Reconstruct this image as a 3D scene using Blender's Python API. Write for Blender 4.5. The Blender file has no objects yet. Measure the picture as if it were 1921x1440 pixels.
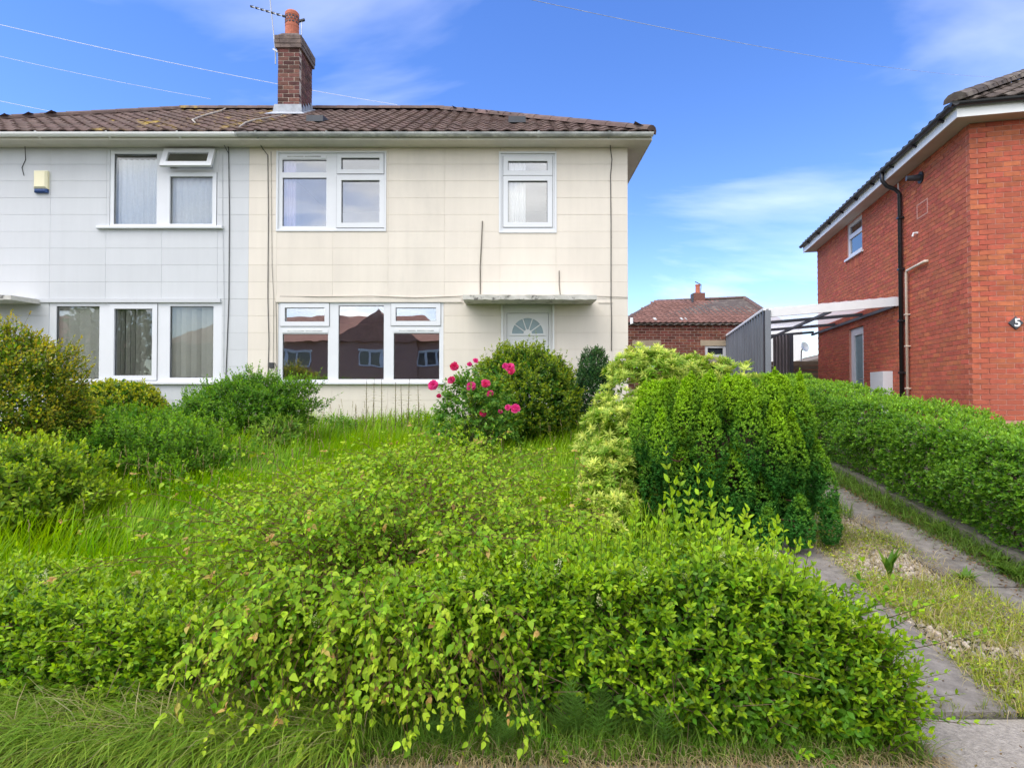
import bpy, math, random
import numpy as np
from mathutils import Vector, Matrix, Quaternion

random.seed(11)
RNG = np.random.default_rng(7)
R = math.radians
SC = bpy.context.scene
COL = SC.collection

# ------------------------------------------------------------------ camera
F_PX, W_PX, H_PX = 1100.0, 1921.0, 1440.0
PITCH = R(1.0)
CAM_Z = 1.5
cam_d = bpy.data.cameras.new('camera')
cam_d.sensor_fit = 'HORIZONTAL'; cam_d.sensor_width = 36.0
cam_d.lens = 36.0 * F_PX / W_PX
cam_d.clip_start = 0.05; cam_d.clip_end = 3000
cam = bpy.data.objects.new('camera', cam_d); COL.objects.link(cam)
cam.location = (0, 0, CAM_Z); cam.rotation_euler = (R(90) + PITCH, 0, 0)
SC.camera = cam

# ------------------------------------------------------------------ sky, sun, exposure
SUN_EL, SUN_AZ = R(58), R(235)          # azimuth measured from +Y towards +X
SUN_STRENGTH, SUN_ANGLE = 1.5, 55.0
SKY_STRENGTH = 0.12
EXPOSURE = 1.52
SC.view_settings.view_transform = 'Standard'
SC.view_settings.look = 'None'
SC.view_settings.gamma = 1.0
SC.view_settings.exposure = EXPOSURE
SC.view_settings.use_curve_mapping = False
world = bpy.data.worlds.new('World'); SC.world = world; world.use_nodes = True
nt = world.node_tree; N, L = nt.nodes, nt.links; N.clear()
def wn(t, **kw):
    n = N.new(t)
    for k, v in kw.items(): setattr(n, k, v)
    return n
sky = wn('ShaderNodeTexSky', sky_type='NISHITA'); sky.sun_disc = False
sky.sun_elevation = SUN_EL; sky.sun_rotation = SUN_AZ
sky.altitude = 50; sky.air_density = 1.0; sky.dust_density = 0.05; sky.ozone_density = 2.2
hs = wn('ShaderNodeHueSaturation'); hs.inputs['Saturation'].default_value = 1.26; hs.inputs['Value'].default_value = 0.83
hs.inputs['Hue'].default_value = 0.516
L.new(sky.outputs[0], hs.inputs['Color'])
tc = wn('ShaderNodeTexCoord')
sep = wn('ShaderNodeSeparateXYZ'); L.new(tc.outputs['Generated'], sep.inputs[0])
zc = wn('ShaderNodeMath', operation='MAXIMUM'); L.new(sep.outputs['Z'], zc.inputs[0]); zc.inputs[1].default_value = 0.0
za = wn('ShaderNodeMath', operation='ADD'); L.new(zc.outputs[0], za.inputs[0]); za.inputs[1].default_value = 0.16
dx = wn('ShaderNodeMath', operation='DIVIDE'); L.new(sep.outputs['X'], dx.inputs[0]); L.new(za.outputs[0], dx.inputs[1])
dy = wn('ShaderNodeMath', operation='DIVIDE'); L.new(sep.outputs['Y'], dy.inputs[0]); L.new(za.outputs[0], dy.inputs[1])
cmb = wn('ShaderNodeCombineXYZ'); L.new(dx.outputs[0], cmb.inputs[0]); L.new(dy.outputs[0], cmb.inputs[1])
mp = wn('ShaderNodeMapping'); mp.inputs['Location'].default_value = (0.509, 10.828, 0.4); mp.inputs['Rotation'].default_value = (0, 0, R(-25)); mp.inputs['Scale'].default_value = (0.42, 0.75, 1)
L.new(cmb.outputs[0], mp.inputs[0])
cn = wn('ShaderNodeTexNoise'); cn.inputs['Scale'].default_value = 1.25; cn.inputs['Detail'].default_value = 7; cn.inputs['Roughness'].default_value = 0.52; cn.inputs['Distortion'].default_value = 0.5
L.new(mp.outputs[0], cn.inputs['Vector'])
cr = wn('ShaderNodeValToRGB'); cr.color_ramp.elements[0].position = 0.49; cr.color_ramp.elements[0].color = (0, 0, 0, 1)
cr.color_ramp.elements[1].position = 0.80; cr.color_ramp.elements[1].color = (0.5, 0.5, 0.5, 1)
L.new(cn.outputs['Fac'], cr.inputs['Fac'])
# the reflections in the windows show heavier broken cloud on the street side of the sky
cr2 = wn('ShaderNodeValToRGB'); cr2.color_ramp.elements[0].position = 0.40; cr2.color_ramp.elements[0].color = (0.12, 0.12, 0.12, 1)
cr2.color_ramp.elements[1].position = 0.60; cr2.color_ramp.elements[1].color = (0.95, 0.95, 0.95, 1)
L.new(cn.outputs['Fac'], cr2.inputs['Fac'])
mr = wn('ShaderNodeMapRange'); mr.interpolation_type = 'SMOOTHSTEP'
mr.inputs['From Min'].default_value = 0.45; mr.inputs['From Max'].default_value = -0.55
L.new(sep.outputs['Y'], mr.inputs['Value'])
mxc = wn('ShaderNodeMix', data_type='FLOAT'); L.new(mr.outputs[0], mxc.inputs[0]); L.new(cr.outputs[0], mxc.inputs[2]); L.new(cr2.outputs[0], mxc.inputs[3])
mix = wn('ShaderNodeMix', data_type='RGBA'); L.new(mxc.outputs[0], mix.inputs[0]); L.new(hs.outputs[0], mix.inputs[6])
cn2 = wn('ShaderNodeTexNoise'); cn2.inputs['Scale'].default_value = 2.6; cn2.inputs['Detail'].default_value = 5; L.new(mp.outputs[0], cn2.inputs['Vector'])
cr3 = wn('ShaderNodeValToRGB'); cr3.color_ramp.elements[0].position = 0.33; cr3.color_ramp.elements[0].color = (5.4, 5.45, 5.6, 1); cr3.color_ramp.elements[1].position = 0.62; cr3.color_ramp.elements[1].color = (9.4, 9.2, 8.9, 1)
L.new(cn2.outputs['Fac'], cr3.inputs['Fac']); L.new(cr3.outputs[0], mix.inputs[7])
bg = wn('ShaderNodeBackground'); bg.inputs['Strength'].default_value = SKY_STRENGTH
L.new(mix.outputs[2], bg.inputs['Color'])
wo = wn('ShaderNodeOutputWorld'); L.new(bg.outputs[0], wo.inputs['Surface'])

sun_d = bpy.data.lights.new('sun', 'SUN'); sun_d.energy = SUN_STRENGTH; sun_d.angle = R(SUN_ANGLE); sun_d.color = (1.0, 0.95, 0.86)
sun = bpy.data.objects.new('sun', sun_d); COL.objects.link(sun)
SVEC = Vector((math.sin(SUN_AZ) * math.cos(SUN_EL), math.cos(SUN_AZ) * math.cos(SUN_EL), math.sin(SUN_EL)))
sun.rotation_euler = SVEC.to_track_quat('Z', 'Y').to_euler(); sun.location = SVEC * 60

SC.cycles.use_denoising = True
SC.cycles.max_bounces = 8; SC.cycles.diffuse_bounces = 4; SC.cycles.glossy_bounces = 4
SC.cycles.transmission_bounces = 6; SC.cycles.transparent_max_bounces = 12
SC.cycles.sample_clamp_indirect = 6.0

# ------------------------------------------------------------------ helpers: pixels of the survey picture to places
def ray(px, py):
    a, b = (px - W_PX / 2) / F_PX, (H_PX / 2 - py) / F_PX
    return Vector((a, math.cos(PITCH) - b * math.sin(PITCH), math.sin(PITCH) + b * math.cos(PITCH)))
def at(px, py, Y):
    d = ray(px, py); return Vector((0, 0, CAM_Z)) + d * (Y / d.y)
def ground_z(y):
    if y < 2.74: return 0.0
    if y < 10.0: return (y - 2.74) * 0.1235
    return 7.26 * 0.1235

# ------------------------------------------------------------------ helpers: objects
def tag(o, label=None, cat=None, group=None, kind=None):
    if label: o['label'] = label
    if cat: o['category'] = cat
    if group: o['group'] = group
    if kind: o['kind'] = kind
    return o
def empty(name, loc=(0, 0, 0), rz=0.0):
    o = bpy.data.objects.new(name, None); COL.objects.link(o)
    o.empty_display_size = 0.2; o.location = loc; o.rotation_euler = (0, 0, rz); return o
def link(name, me, parent=None, loc=None, local=True):
    """parent an object; local=False keeps world coordinates under an Empty that has a location."""
    o = bpy.data.objects.new(name, me); COL.objects.link(o)
    if loc is not None: o.location = loc
    if parent is not None:
        o.parent = parent
        if not local: o.matrix_parent_inverse = Matrix.Translation(-Vector(parent.location))
    return o
class MB:
    def __init__(s): s.v = []; s.f = []; s.mi = []
    def quad(s, a, b, c, d):
        n = len(s.v); s.v += [tuple(a), tuple(b), tuple(c), tuple(d)]; s.f.append((n, n+1, n+2, n+3)); return s
    def box(s, x0, x1, y0, y1, z0, z1):
        n = len(s.v)
        s.v += [(x0,y0,z0),(x1,y0,z0),(x1,y1,z0),(x0,y1,z0),(x0,y0,z1),(x1,y0,z1),(x1,y1,z1),(x0,y1,z1)]
        s.f += [(n+a,n+b,n+c,n+d) for a,b,c,d in ((0,3,2,1),(4,5,6,7),(0,1,5,4),(1,2,6,5),(2,3,7,6),(3,0,4,7))]; return s
    def cbox(s, x0, x1, y0, y1, z0, z1, c=0.004):
        """box whose front (low y) edges are chamfered"""
        n = len(s.v)
        s.v += [(x0,y1,z0),(x1,y1,z0),(x1,y1,z1),(x0,y1,z1),
                (x0,y0+c,z0),(x1,y0+c,z0),(x1,y0+c,z1),(x0,y0+c,z1),
                (x0+c,y0,z0+c),(x1-c,y0,z0+c),(x1-c,y0,z1-c),(x0+c,y0,z1-c)]
        s.f += [(n+a,n+b,n+e,n+d) for a,b,e,d in ((8,9,10,11),(4,5,9,8),(5,6,10,9),(6,7,11,10),(7,4,8,11),(0,1,5,4),(1,2,6,5),(2,3,7,6),(3,0,4,7),(3,2,1,0))]; return s
    def obox(s, c, u, v, w):
        """box about centre c with half-axis vectors u, v, w"""
        c, u, v, w = map(Vector, (c, u, v, w)); n = len(s.v)
        for k in (-1, 1):
            for i, j in ((-1,-1),(1,-1),(1,1),(-1,1)): s.v.append(tuple(c + u*i + v*j + w*k))
        s.f += [(n+a,n+b,n+e,n+d) for a,b,e,d in ((0,3,2,1),(4,5,6,7),(0,1,5,4),(1,2,6,5),(2,3,7,6),(3,0,4,7))]; return s
    def bar(s, a, b, w, h, up=(0, 0, 1)):
        a, b = Vector(a), Vector(b); d = (b - a); l = d.length; d.normalize()
        up = Vector(up); sd = d.cross(up)
        if sd.length < 1e-5: sd = d.cross(Vector((1, 0, 0)))
        sd.normalize(); u2 = sd.cross(d)
        return s.obox((a + b) / 2, sd * (w / 2), d * (l / 2), u2 * (h / 2))
    def tube(s, pts, r, seg=8, cap=True):
        pts = [Vector(p) for p in pts]; rs = r if isinstance(r, (list, tuple)) else [r] * len(pts); n0 = len(s.v)
        up = Vector((0, 0, 1)); prev = None
        for i, p in enumerate(pts):
            d = (pts[min(i+1, len(pts)-1)] - pts[max(i-1, 0)]).normalized()
            if prev is None:
                a = d.cross(up)
                if a.length < 1e-3: a = d.cross(Vector((1, 0, 0)))
            else: a = prev - d * prev.dot(d)
            a.normalize(); prev = a; b = d.cross(a)
            for k in range(seg):
                t = 2 * math.pi * k / seg; s.v.append(tuple(p + (a * math.cos(t) + b * math.sin(t)) * rs[i]))
        for i in range(len(pts) - 1):
            for k in range(seg):
                q = n0 + i*seg; s.f.append((q+k, q+(k+1) % seg, q+seg+(k+1) % seg, q+seg+k))
        if cap:
            s.f.append(tuple(n0 + k for k in reversed(range(seg)))); q = n0 + (len(pts)-1)*seg; s.f.append(tuple(q + k for k in range(seg)))
        return s
    def lathe(s, c, prof, seg=16):
        c = Vector(c); n0 = len(s.v)
        for r, z in prof:
            for k in range(seg):
                t = 2*math.pi*k/seg; s.v.append((c.x + r*math.cos(t), c.y + r*math.sin(t), c.z + z))
        for i in range(len(prof)-1):
            for k in range(seg):
                q = n0+i*seg; s.f.append((q+k, q+(k+1) % seg, q+seg+(k+1) % seg, q+seg+k))
        s.f.append(tuple(n0+k for k in reversed(range(seg)))); q = n0+(len(prof)-1)*seg; s.f.append(tuple(q+k for k in range(seg)))
        return s
    def holed(s, x0, x1, z0, z1, holes, yf, yb):
        """a slab in the XZ plane with rectangular through holes (front, back and reveals)"""
        xs = sorted({x0, x1, *[min(max(h[i], x0), x1) for h in holes for i in (0, 1)]})
        zs = sorted({z0, z1, *[min(max(h[i], z0), z1) for h in holes for i in (2, 3)]})
        inside = lambda x, z: any(h[0] < x < h[1] and h[2] < z < h[3] for h in holes) or not (x0 < x < x1 and z0 < z < z1)
        solid = lambda i, j: 0 <= i < len(xs)-1 and 0 <= j < len(zs)-1 and not inside((xs[i]+xs[i+1])/2, (zs[j]+zs[j+1])/2)
        for i in range(len(xs)-1):
            for j in range(len(zs)-1):
                if not solid(i, j): continue
                a, b, c, d = xs[i], xs[i+1], zs[j], zs[j+1]
                s.quad((a,yf,c),(b,yf,c),(b,yf,d),(a,yf,d)); s.quad((b,yb,c),(a,yb,c),(a,yb,d),(b,yb,d))
                if not solid(i-1, j): s.quad((a,yb,c),(a,yf,c),(a,yf,d),(a,yb,d))
                if not solid(i+1, j): s.quad((b,yf,c),(b,yb,c),(b,yb,d),(b,yf,d))
                if not solid(i, j-1): s.quad((a,yb,c),(b,yb,c),(b,yf,c),(a,yf,c))
                if not solid(i, j+1): s.quad((a,yf,d),(b,yf,d),(b,yb,d),(a,yb,d))
        return s
    def mesh(s, name, mat, smooth=False):
        me = bpy.data.meshes.new(name); me.from_pydata(s.v, [], s.f); me.update()
        if mat: me.materials.append(mat)
        if smooth: me.polygons.foreach_set('use_smooth', [True] * len(me.polygons))
        return me
    def build(s, name, mat, parent=None, smooth=False, local=True, kind=None):
        o = link(name, s.mesh(name, mat, smooth), parent, local=local)
        if kind: o['kind'] = kind
        return o

# ------------------------------------------------------------------ helpers: materials
def pmat(name, base, rough=0.7, var=0.12, scale=6.0, bump=0.0, bscale=80.0, per=0.0, tint=None, tint_scale=1.2, tint_lo=0.5, tint_hi=0.7, metallic=0.0, spec=0.4, hue=0.0, stretch=None, streak=0.0):
    m = bpy.data.materials.new(name); m.use_nodes = True; t = m.node_tree; n, l = t.nodes, t.links
    b = n['Principled BSDF']; b.inputs['Roughness'].default_value = rough; b.inputs['Metallic'].default_value = metallic
    b.inputs['Specular IOR Level'].default_value = spec
    co = n.new('ShaderNodeTexCoord'); src = co.outputs['Object']
    if per: gp = n.new('ShaderNodeNewGeometry'); src = gp.outputs['Position']      # pieces that share a mesh still differ
    if stretch:
        mpn = n.new('ShaderNodeMapping'); mpn.inputs['Scale'].default_value = stretch; l.new(src, mpn.inputs[0]); src = mpn.outputs[0]
    nz = n.new('ShaderNodeTexNoise'); nz.inputs['Scale'].default_value = scale; nz.inputs['Detail'].default_value = 6; nz.inputs['Roughness'].default_value = 0.6
    l.new(src, nz.inputs['Vector'])
    mr_ = n.new('ShaderNodeMapRange'); mr_.inputs['To Min'].default_value = 1 - var * 1.6; mr_.inputs['To Max'].default_value = 1 + var * 1.6
    mr_.inputs['From Min'].default_value = 0.2; mr_.inputs['From Max'].default_value = 0.8
    l.new(nz.outputs['Fac'], mr_.inputs['Value'])
    h = n.new('ShaderNodeHueSaturation'); h.inputs['Color'].default_value = (*base, 1)
    val = mr_.outputs[0]
    if per:
        oi = n.new('ShaderNodeObjectInfo'); ge = n.new('ShaderNodeNewGeometry')
        ad = n.new('ShaderNodeMath'); ad.operation = 'ADD'; l.new(oi.outputs['Random'], ad.inputs[0]); l.new(ge.outputs['Random Per Island'], ad.inputs[1])
        fr = n.new('ShaderNodeMath'); fr.operation = 'FRACT'; l.new(ad.outputs[0], fr.inputs[0])
        m2 = n.new('ShaderNodeMapRange'); m2.inputs['To Min'].default_value = 1 - per; m2.inputs['To Max'].default_value = 1 + per; l.new(fr.outputs[0], m2.inputs['Value'])
        mu = n.new('ShaderNodeMath'); mu.operation = 'MULTIPLY'; l.new(val, mu.inputs[0]); l.new(m2.outputs[0], mu.inputs[1]); val = mu.outputs[0]
        if hue:
            m7 = n.new('ShaderNodeMath'); m7.operation = 'MULTIPLY'; m7.inputs[1].default_value = 7.31; l.new(fr.outputs[0], m7.inputs[0])
            f7 = n.new('ShaderNodeMath'); f7.operation = 'FRACT'; l.new(m7.outputs[0], f7.inputs[0])
            m3 = n.new('ShaderNodeMapRange'); m3.inputs['To Min'].default_value = 0.5 - hue; m3.inputs['To Max'].default_value = 0.5 + hue; l.new(f7.outputs[0], m3.inputs['Value']); l.new(m3.outputs[0], h.inputs['Hue'])
    if streak:
        ms_ = n.new('ShaderNodeMapping'); ms_.inputs['Scale'].default_value = (5.5, 5.5, 0.22); l.new(co.outputs['Object'], ms_.inputs[0])
        ns_ = n.new('ShaderNodeTexNoise'); ns_.inputs['Scale'].default_value = 2.0; ns_.inputs['Detail'].default_value = 7; ns_.inputs['Roughness'].default_value = 0.65; l.new(ms_.outputs[0], ns_.inputs['Vector'])
        m4 = n.new('ShaderNodeMapRange'); m4.inputs['From Min'].default_value = 0.42; m4.inputs['From Max'].default_value = 0.72; m4.inputs['To Min'].default_value = 1.0; m4.inputs['To Max'].default_value = 1 - 2.2 * streak; l.new(ns_.outputs['Fac'], m4.inputs['Value'])
        mu2 = n.new('ShaderNodeMath'); mu2.operation = 'MULTIPLY'; l.new(val, mu2.inputs[0]); l.new(m4.outputs[0], mu2.inputs[1]); val = mu2.outputs[0]
    l.new(val, h.inputs['Value']); out = h.outputs[0]
    if tint:
        n2 = n.new('ShaderNodeTexNoise'); n2.inputs['Scale'].default_value = tint_scale; n2.inputs['Detail'].default_value = 8; n2.inputs['Roughness'].default_value = 0.68; l.new(src, n2.inputs['Vector'])
        rp = n.new('ShaderNodeMapRange'); rp.interpolation_type = 'SMOOTHSTEP'; rp.inputs['From Min'].default_value = tint_lo; rp.inputs['From Max'].default_value = tint_hi; l.new(n2.outputs['Fac'], rp.inputs['Value'])
        mx = n.new('ShaderNodeMix'); mx.data_type = 'RGBA'; l.new(rp.outputs[0], mx.inputs[0]); l.new(out, mx.inputs[6]); mx.inputs[7].default_value = (*tint, 1); out = mx.outputs[2]
    l.new(out, b.inputs['Base Color'])
    if bump:
        n3 = n.new('ShaderNodeTexNoise'); n3.inputs['Scale'].default_value = bscale; n3.inputs['Detail'].default_value = 4; l.new(src, n3.inputs['Vector'])
        bp = n.new('ShaderNodeBump'); bp.inputs['Strength'].default_value = bump; bp.inputs['Distance'].default_value = 0.01; l.new(n3.outputs['Fac'], bp.inputs['Height']); l.new(bp.outputs[0], b.inputs['Normal'])
    return m
def leafmat(name, trans=0.32, rough=0.45, spec=0.35, gain=1.28):
    m = bpy.data.materials.new(name); m.use_nodes = True; t = m.node_tree; n, l = t.nodes, t.links
    b = n['Principled BSDF']; b.inputs['Roughness'].default_value = rough; b.inputs['Specular IOR Level'].default_value = spec
    a = n.new('ShaderNodeAttribute'); a.attribute_name = 'col'
    co = n.new('ShaderNodeTexCoord'); nz = n.new('ShaderNodeTexNoise'); nz.inputs['Scale'].default_value = 9; nz.inputs['Detail'].default_value = 3; l.new(co.outputs['Object'], nz.inputs['Vector'])
    mr_ = n.new('ShaderNodeMapRange'); mr_.inputs['From Min'].default_value = 0.25; mr_.inputs['From Max'].default_value = 0.75; mr_.inputs['To Min'].default_value = 0.85 * gain; mr_.inputs['To Max'].default_value = 1.15 * gain; l.new(nz.outputs['Fac'], mr_.inputs['Value'])
    h = n.new('ShaderNodeHueSaturation'); l.new(a.outputs['Color'], h.inputs['Color']); l.new(mr_.outputs[0], h.inputs['Value'])
    l.new(h.outputs[0], b.inputs['Base Color'])
    tr = n.new('ShaderNodeBsdfTranslucent')
    h2 = n.new('ShaderNodeHueSaturation'); h2.inputs['Hue'].default_value = 0.494; h2.inputs['Value'].default_value = 1.5; h2.inputs['Saturation'].default_value = 1.05; l.new(h.outputs[0], h2.inputs['Color']); l.new(h2.outputs[0], tr.inputs['Color'])
    ms = n.new('ShaderNodeMixShader'); ms.inputs[0].default_value = trans; l.new(b.outputs[0], ms.inputs[1]); l.new(tr.outputs[0], ms.inputs[2])
    l.new(ms.outputs[0], n['Material Output'].inputs['Surface'])
    return m
def glassmat(name, refl=0.30, tint=(0.97, 0.985, 0.985)):
    m = bpy.data.materials.new(name); m.use_nodes = True; t = m.node_tree; n, l = t.nodes, t.links; n.remove(n['Principled BSDF'])
    tr = n.new('ShaderNodeBsdfTransparent'); tr.inputs[0].default_value = (*tint, 1)
    gl = n.new('ShaderNodeBsdfGlossy'); gl.inputs['Roughness'].default_value = 0.0; gl.inputs['Color'].default_value = (1, 1, 1, 1)
    lw = n.new('ShaderNodeFresnel'); lw.inputs['IOR'].default_value = 1.5
    mx = n.new('ShaderNodeMath'); mx.operation = 'ADD'; mx.use_clamp = True; l.new(lw.outputs[0], mx.inputs[0]); mx.inputs[1].default_value = refl
    co = n.new('ShaderNodeTexCoord'); nz = n.new('ShaderNodeTexNoise'); nz.inputs['Scale'].default_value = 1.4; l.new(co.outputs['Object'], nz.inputs['Vector'])
    bp = n.new('ShaderNodeBump'); bp.inputs['Strength'].default_value = 0.04; bp.inputs['Distance'].default_value = 0.05; l.new(nz.outputs['Fac'], bp.inputs['Height']); l.new(bp.outputs[0], gl.inputs['Normal'])
    ms = n.new('ShaderNodeMixShader'); l.new(mx.outputs[0], ms.inputs[0]); l.new(tr.outputs[0], ms.inputs[1]); l.new(gl.outputs[0], ms.inputs[2])
    l.new(ms.outputs[0], n['Material Output'].inputs['Surface']); return m

M = {}
M['cream'] = pmat('cream_painted_block', (0.695, 0.632, 0.545), 0.75, 0.045, 1.3, 0.15, 160, streak=0.014, per=0.025, tint=(0.53, 0.49, 0.43), tint_scale=0.8, tint_lo=0.52, tint_hi=0.95, stretch=(1, 1, 0.45))
M['cream_joint'] = pmat('cream_joint', (0.585, 0.53, 0.45), 0.9, 0.2, 4)
M['grey'] = pmat('pale_grey_painted_block', (0.555, 0.567, 0.582), 0.7, 0.035, 1.3, 0.15, 160, streak=0.012, per=0.02, tint=(0.47, 0.48, 0.485), tint_scale=0.8, tint_lo=0.54, tint_hi=0.95, stretch=(1, 1, 0.45))
M['grey_joint'] = pmat('grey_joint', (0.46, 0.47, 0.48), 0.9, 0.15, 4)
M['upvc'] = pmat('white_upvc', (0.67, 0.68, 0.70), 0.35, 0.02, 3)
M['soffit'] = pmat('cream_soffit_paint', (0.60, 0.57, 0.50), 0.7, 0.08, 3, tint=(0.42, 0.40, 0.34), tint_scale=1.5, tint_lo=0.55, tint_hi=0.8)
M['white_gutter'] = pmat('white_plastic_gutter', (0.80, 0.80, 0.78), 0.45, 0.05, 4)
M['old_gutter'] = pmat('weathered_grey_gutter', (0.33, 0.34, 0.33), 0.7, 0.25, 5, tint=(0.55, 0.56, 0.53), tint_scale=3, tint_lo=0.45, tint_hi=0.65, stretch=(1, 1, 3))
M['black_plastic'] = pmat('black_plastic', (0.018, 0.018, 0.02), 0.4, 0.1, 4)
M['cable'] = pmat('black_cable', (0.05, 0.05, 0.05), 0.7, 0.1, 4)
M['wire_pale'] = pmat('pale_overhead_wire', (0.75, 0.75, 0.75), 0.6, 0.1, 4)
M['tile'] = pmat('brown_concrete_roof_tile', (0.112, 0.072, 0.060), 0.85, 0.22, 9, 0.4, 60, per=0.22, tint=(0.165, 0.13, 0.11), tint_scale=2.2, tint_lo=0.50, tint_hi=0.8, hue=0.008)
M['tile_moss'] = pmat('lichened_roof_tile', (0.115, 0.075, 0.062), 0.88, 0.25, 9, 0.4, 60, per=0.25, tint=(0.36, 0.25, 0.055), tint_scale=2.6, tint_lo=0.52, tint_hi=0.70, hue=0.01)
M['tile_dark'] = pmat('dark_weathered_roof_tile', (0.085, 0.065, 0.055), 0.88, 0.25, 9, 0.5, 60, per=0.25, tint=(0.22, 0.19, 0.15), tint_scale=2.2, tint_lo=0.48, tint_hi=0.75)
M['tile_far'] = pmat('far_red_brown_roof_tile', (0.17, 0.085, 0.068), 0.85, 0.2, 9, per=0.22)
M['mortar_pale'] = pmat('pale_mortar', (0.36, 0.32, 0.27), 0.95, 0.2, 12)
M['brick_red'] = pmat('red_wirecut_brick', (0.43, 0.110, 0.055), 0.88, 0.20, 14, 0.5, 90, per=0.17, hue=0.009, tint=(0.37, 0.09, 0.053), tint_scale=1.1, tint_lo=0.45, tint_hi=0.7)
M['brick_mortar_pink'] = pmat('pink_mortar', (0.53, 0.265, 0.205), 0.95, 0.12, 14)
M['brick_brown'] = pmat('dark_brown_brick', (0.115, 0.048, 0.038), 0.9, 0.3, 12, 0.5, 80, per=0.5, hue=0.014, tint=(0.22, 0.10, 0.06), tint_scale=6, tint_lo=0.58, tint_hi=0.75)
M['brick_garage'] = pmat('garage_brick', (0.19, 0.065, 0.045), 0.9, 0.25, 12, per=0.4, hue=0.012)
M['mortar_grey'] = pmat('grey_buff_mortar', (0.46, 0.38, 0.32), 0.95, 0.2, 12)
M['cap'] = pmat('sooty_brick_cap', (0.12, 0.09, 0.08), 0.92, 0.35, 6, 0.5, 60, per=0.25, tint=(0.2, 0.15, 0.12), tint_scale=6)
M['terracotta'] = pmat('terracotta_pot', (0.42, 0.13, 0.075), 0.8, 0.2, 8, tint=(0.16, 0.09, 0.07), tint_scale=7, tint_lo=0.55, tint_hi=0.75)
M['lead'] = pmat('lead_flashing', (0.33, 0.35, 0.385), 0.5, 0.2, 7, 0.3, 20)
M['metal'] = pmat('aerial_aluminium', (0.40, 0.41, 0.42), 0.4, 0.1, 5, metallic=0.6)
M['concrete_slab'] = pmat('canopy_concrete', (0.56, 0.54, 0.49), 0.85, 0.15, 6, 0.3, 60, tint=(0.16, 0.15, 0.14), tint_scale=7, tint_lo=0.55, tint_hi=0.66)
M['door'] = pmat('white_door_paint', (0.72, 0.72, 0.71), 0.4, 0.02, 3)
M['dark_room'] = pmat('room_wallpaper', (0.42, 0.39, 0.35), 0.9, 0.05, 3)
M['carpet'] = pmat('room_carpet', (0.16, 0.12, 0.10), 0.95, 0.1, 8)
M['glass'] = glassmat('window_glass', 0.24)
M['glass_up'] = glassmat('upper_window_glass', 0.13)
M['glass_low'] = glassmat('clear_window_glass', 0.0)
M['glass_side'] = glassmat('side_window_glass', 0.15)
M['net'] = pmat('net_curtain', (0.80, 0.80, 0.80), 0.9, 0.04, 20)
M['lilac'] = pmat('lilac_curtain', (0.58, 0.46, 0.60), 0.9, 0.06, 20)
M['blind'] = pmat('cream_blind_slat', (0.74, 0.71, 0.62), 0.8, 0.04, 8)
M['obscure'] = pmat('obscured_glass', (0.20, 0.29, 0.31), 0.18, 0.08, 9, 0.3, 60, spec=0.6)
M['alarm'] = pmat('yellowed_plastic', (0.82, 0.76, 0.52), 0.45, 0.03, 3)
M['blue_lens'] = pmat('blue_strobe_lens', (0.02, 0.06, 0.20), 0.2, 0.05, 4)
M['white_pipe'] = pmat('cream_waste_pipe', (0.66, 0.56, 0.45), 0.5, 0.08, 4)
M['fascia_white'] = pmat('white_fascia', (0.80, 0.80, 0.78), 0.45, 0.03, 3)
M['soffit_tan'] = pmat('tan_soffit', (0.50, 0.42, 0.34), 0.7, 0.06, 3)
M['corr'] = pmat('grey_corrugated_steel', (0.17, 0.185, 0.21), 0.45, 0.15, 3, stretch=(1, 1, 0.3), spec=0.5)
M['corr_grey'] = pmat('flat_grey_cladding', (0.19, 0.17, 0.17), 0.6, 0.12, 3)
M['beam_white'] = pmat('white_beam', (0.74, 0.75, 0.76), 0.5, 0.05, 3)
M['beam_dark'] = pmat('dark_grey_steel', (0.05, 0.055, 0.065), 0.5, 0.1, 3)
M['asbestos'] = pmat('corrugated_cement_sheet', (0.17, 0.14, 0.115), 0.9, 0.25, 5, tint=(0.10, 0.09, 0.07), tint_scale=5)
M['lintel'] = pmat('buff_concrete_lintel', (0.42, 0.34, 0.24), 0.9, 0.12, 5)
M['fence'] = pmat('weathered_fence_board', (0.115, 0.085, 0.06), 0.9, 0.25, 6, per=0.2, stretch=(1, 1, 5))
M['render_white'] = pmat('white_render', (0.76, 0.76, 0.74), 0.85, 0.03, 2)
M['brick_opp'] = pmat('opposite_brick', (0.42, 0.23, 0.17), 0.9, 0.25, 12)
M['tile_opp'] = pmat('opposite_tile', (0.40, 0.20, 0.14), 0.9, 0.25, 6)
M['dark_glass'] = pmat('dark_window_glass', (0.03, 0.035, 0.045), 0.1, 0.1, 2, spec=0.6)
M['soil'] = pmat('garden_soil', (0.055, 0.045, 0.028), 0.95, 0.3, 3, 0.6, 25, tint=(0.05, 0.065, 0.018), tint_scale=1.6, tint_lo=0.42, tint_hi=0.58)
M['pave'] = pmat('pale_concrete_pavement', (0.31, 0.275, 0.235), 0.92, 0.30, 45, 0.9, 140, tint=(0.22, 0.195, 0.165), tint_scale=3.2, tint_lo=0.5, tint_hi=0.75)
M['drive'] = pmat('dark_weathered_concrete', (0.185, 0.165, 0.145), 0.93, 0.28, 14, 0.7, 70, tint=(0.10, 0.085, 0.07), tint_scale=2.2, tint_lo=0.48, tint_hi=0.72)
M['kerb'] = pmat('kerb_concrete', (0.17, 0.15, 0.125), 0.92, 0.25, 8, 0.5, 50, tint=(0.13, 0.13, 0.09), tint_scale=3)
M['asphalt'] = pmat('asphalt', (0.05, 0.05, 0.052), 0.95, 0.2, 20, 0.6, 150)
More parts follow.
